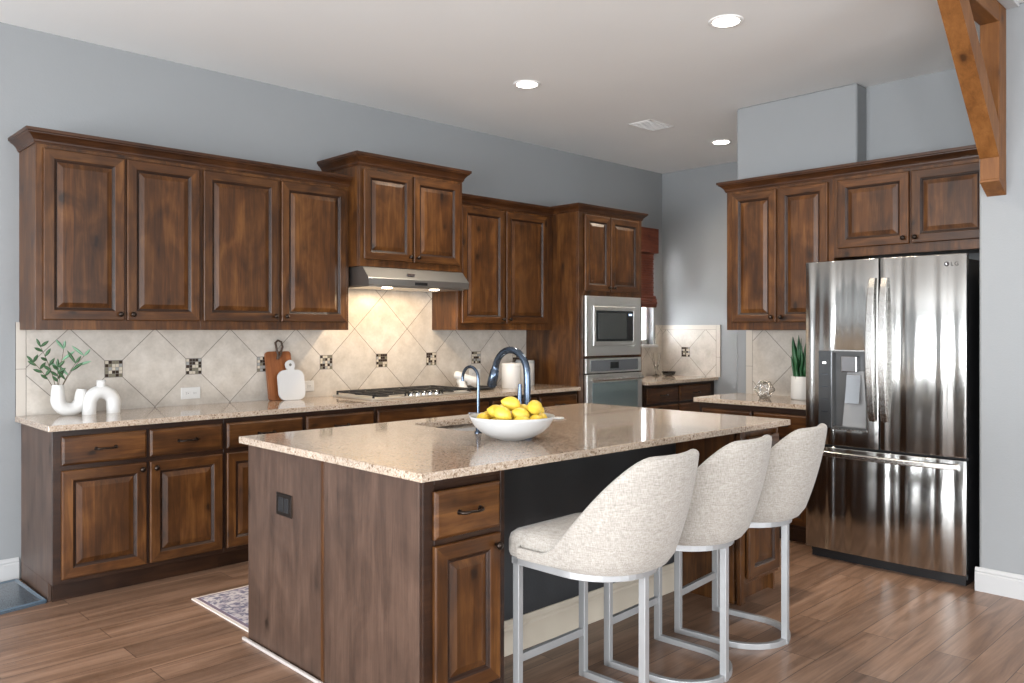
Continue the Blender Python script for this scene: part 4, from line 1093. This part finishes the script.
# roman shade
rs = thing('woven_shade', 'reddish brown woven shade in the small window', 'window shade', (0, YW-.001, 0))
B(wx0-.02, wx1+.02, -.055, 0, 2.20, wz1+.02).build('valance', blindw, rs, bevel=.003)
m = MB(); z = 2.20
while z > 1.75: m.box(wx0+.01, wx1-.035, -.030+(.004 if int(z*40) % 2 else 0), -.018, z-.024, z-.002); z -= .025
m.box(wx0+.01, wx1-.035, -.018, -.015, 1.72, 2.20)
m.build('slat_panel', blindw, rs)
m = MB()
for k, (dz, dy) in enumerate(((0, -.05), (-.03, -.062), (-.06, -.068), (-.09, -.060))): m.prism([(dy, 1.75+dz), (dy-.010, 1.735+dz), (dy, 1.715+dz), (-.012, 1.715+dz), (-.012, 1.75+dz)], 0, wx0+.01, wx1-.035)
m.build('gathered_hem', blindw, rs)

# ================================================================ RIGHT COUNTER
pt = thing('potted_snake_plant', 'snake plant in a round white pot beside the refrigerator', 'plant', (5.300, 2.600, .910))
MB().lathe([(.060, 0), (.066, .003), (.070, .010), (.070, .158), (.067, .160), (.063, .158), (.063, .14)], n=36, cap=False).build('pot', ceramicM, pt)
MB().lathe([(.001, .002), (.060, .002), (.060, .0)], n=36).build('pot_base', ceramicM, pt)
MB().lathe([(.001, .142), (.0635, .142), (.0635, .138)], n=30, cap=False).build('soil', soilM, pt)
sr = random.Random(11)
for k in range(19):
    a = 2*PI*k*.381966; r = .052*math.sqrt(k/19); L = sr.uniform(.15, .23) if k > 6 else sr.uniform(.25, .315)
    m = MB(); p = Vector((r*math.cos(a), r*math.sin(a), .140)); d = Vector((math.cos(a)*.16*r/.05, math.sin(a)*.16*r/.05, 1)).normalized()
    s = Vector((math.cos(.8+sr.uniform(-.7, .7)-PI/2), math.sin(.8+sr.uniform(-.7, .7)-PI/2), 0)); nn = d.cross(s); vv = []
    for i in range(9):
        u = i/8; w__ = .0165*(1-.1*u)*(1 if u < .65 else max(.03, (1-u)/.35)**.7); c = p+d*L*u+nn*.006*math.sin(u*9+k); vv += [c-s*w__, c-nn*.004, c+s*w__, c+nn*.002]
    m.add(vv, [(i*4+j, i*4+(j+1) % 4, (i+1)*4+(j+1) % 4, (i+1)*4+j) for i in range(8) for j in range(4)], 0, True); m.build('leaf', snakeM, pt)
# wire polyhedron ornament
g = thing('wire_ornament', 'silver geometric wire ornament left of the snake plant', 'ornament', (5.215, 2.83, .910))
ph = (1+5**.5)/2; V = [Vector(p).normalized()*.068 for p in ((-1, ph, 0), (1, ph, 0), (-1, -ph, 0), (1, -ph, 0), (0, -1, ph), (0, 1, ph), (0, -1, -ph), (0, 1, -ph), (ph, 0, -1), (ph, 0, 1), (-ph, 0, -1), (-ph, 0, 1))]
mn = min(v_.z for v_ in V)
m = MB()
for i in range(12):
    for j in range(i+1, 12):
        if (V[i]-V[j]).length < .075: m.tube([V[i]+Vector((0, 0, -mn+.004)), V[j]+Vector((0, 0, -mn+.004))], .004, n=6)
m.build('wire_frame', handleM, g)

# ================================================================ FLOOR ITEMS
rg = thing('runner_rug', 'faded purple-grey patterned runner behind the island', 'rug', (0, 0, 0))
x0, x1, y0, y1 = 1.722, 3.75, 3.47, 4.135
B(x0, x1, y0, y1, 0, .006).build('rug_binding', rugB, rg)
B(x0+.018, x1-.018, y0+.018, y1-.018, .006, .0075).build('rug_border', rugD, rg)
B(x0+.034, x1-.034, y0+.034, y1-.034, .0075, .009).build('rug_field', rugM, rg)
mt = thing('floor_mat', 'dark glossy tray-like floor mat at the left cabinet end', 'mat', (0, 0, 0))
poly = [(.25, 4.43), (1.176, 4.600), (1.160, 5.10), (.18, 5.00)]
m = MB(); m.prism(poly, 2, .0, .014); m.build('mat_base', plain('blue_grey_rubber', (.06, .085, .11), .28, 0, .3), mt, bevel=.005)
cx = sum(p[0] for p in poly)/4; cy = sum(p[1] for p in poly)/4
inn = [(cx+(x-cx)*.95, cy+(y-cy)*.90) for x, y in poly]
m = MB(); vv = [(x, y, .014) for x, y in poly]+[(x, y, .014) for x, y in inn]+[(x, y, .020) for x, y in [(cx+(a-cx)*.985, cy+(b-cy)*.965) for a, b in poly]]
m.add(vv, [(i, (i+1) % 4, 8+(i+1) % 4, 8+i) for i in range(4)]+[(8+i, 8+(i+1) % 4, 4+(i+1) % 4, 4+i) for i in range(4)]); m.build('raised_rim', plain('blue_grey_rim', (.10, .14, .18), .25, 0, .3), mt)
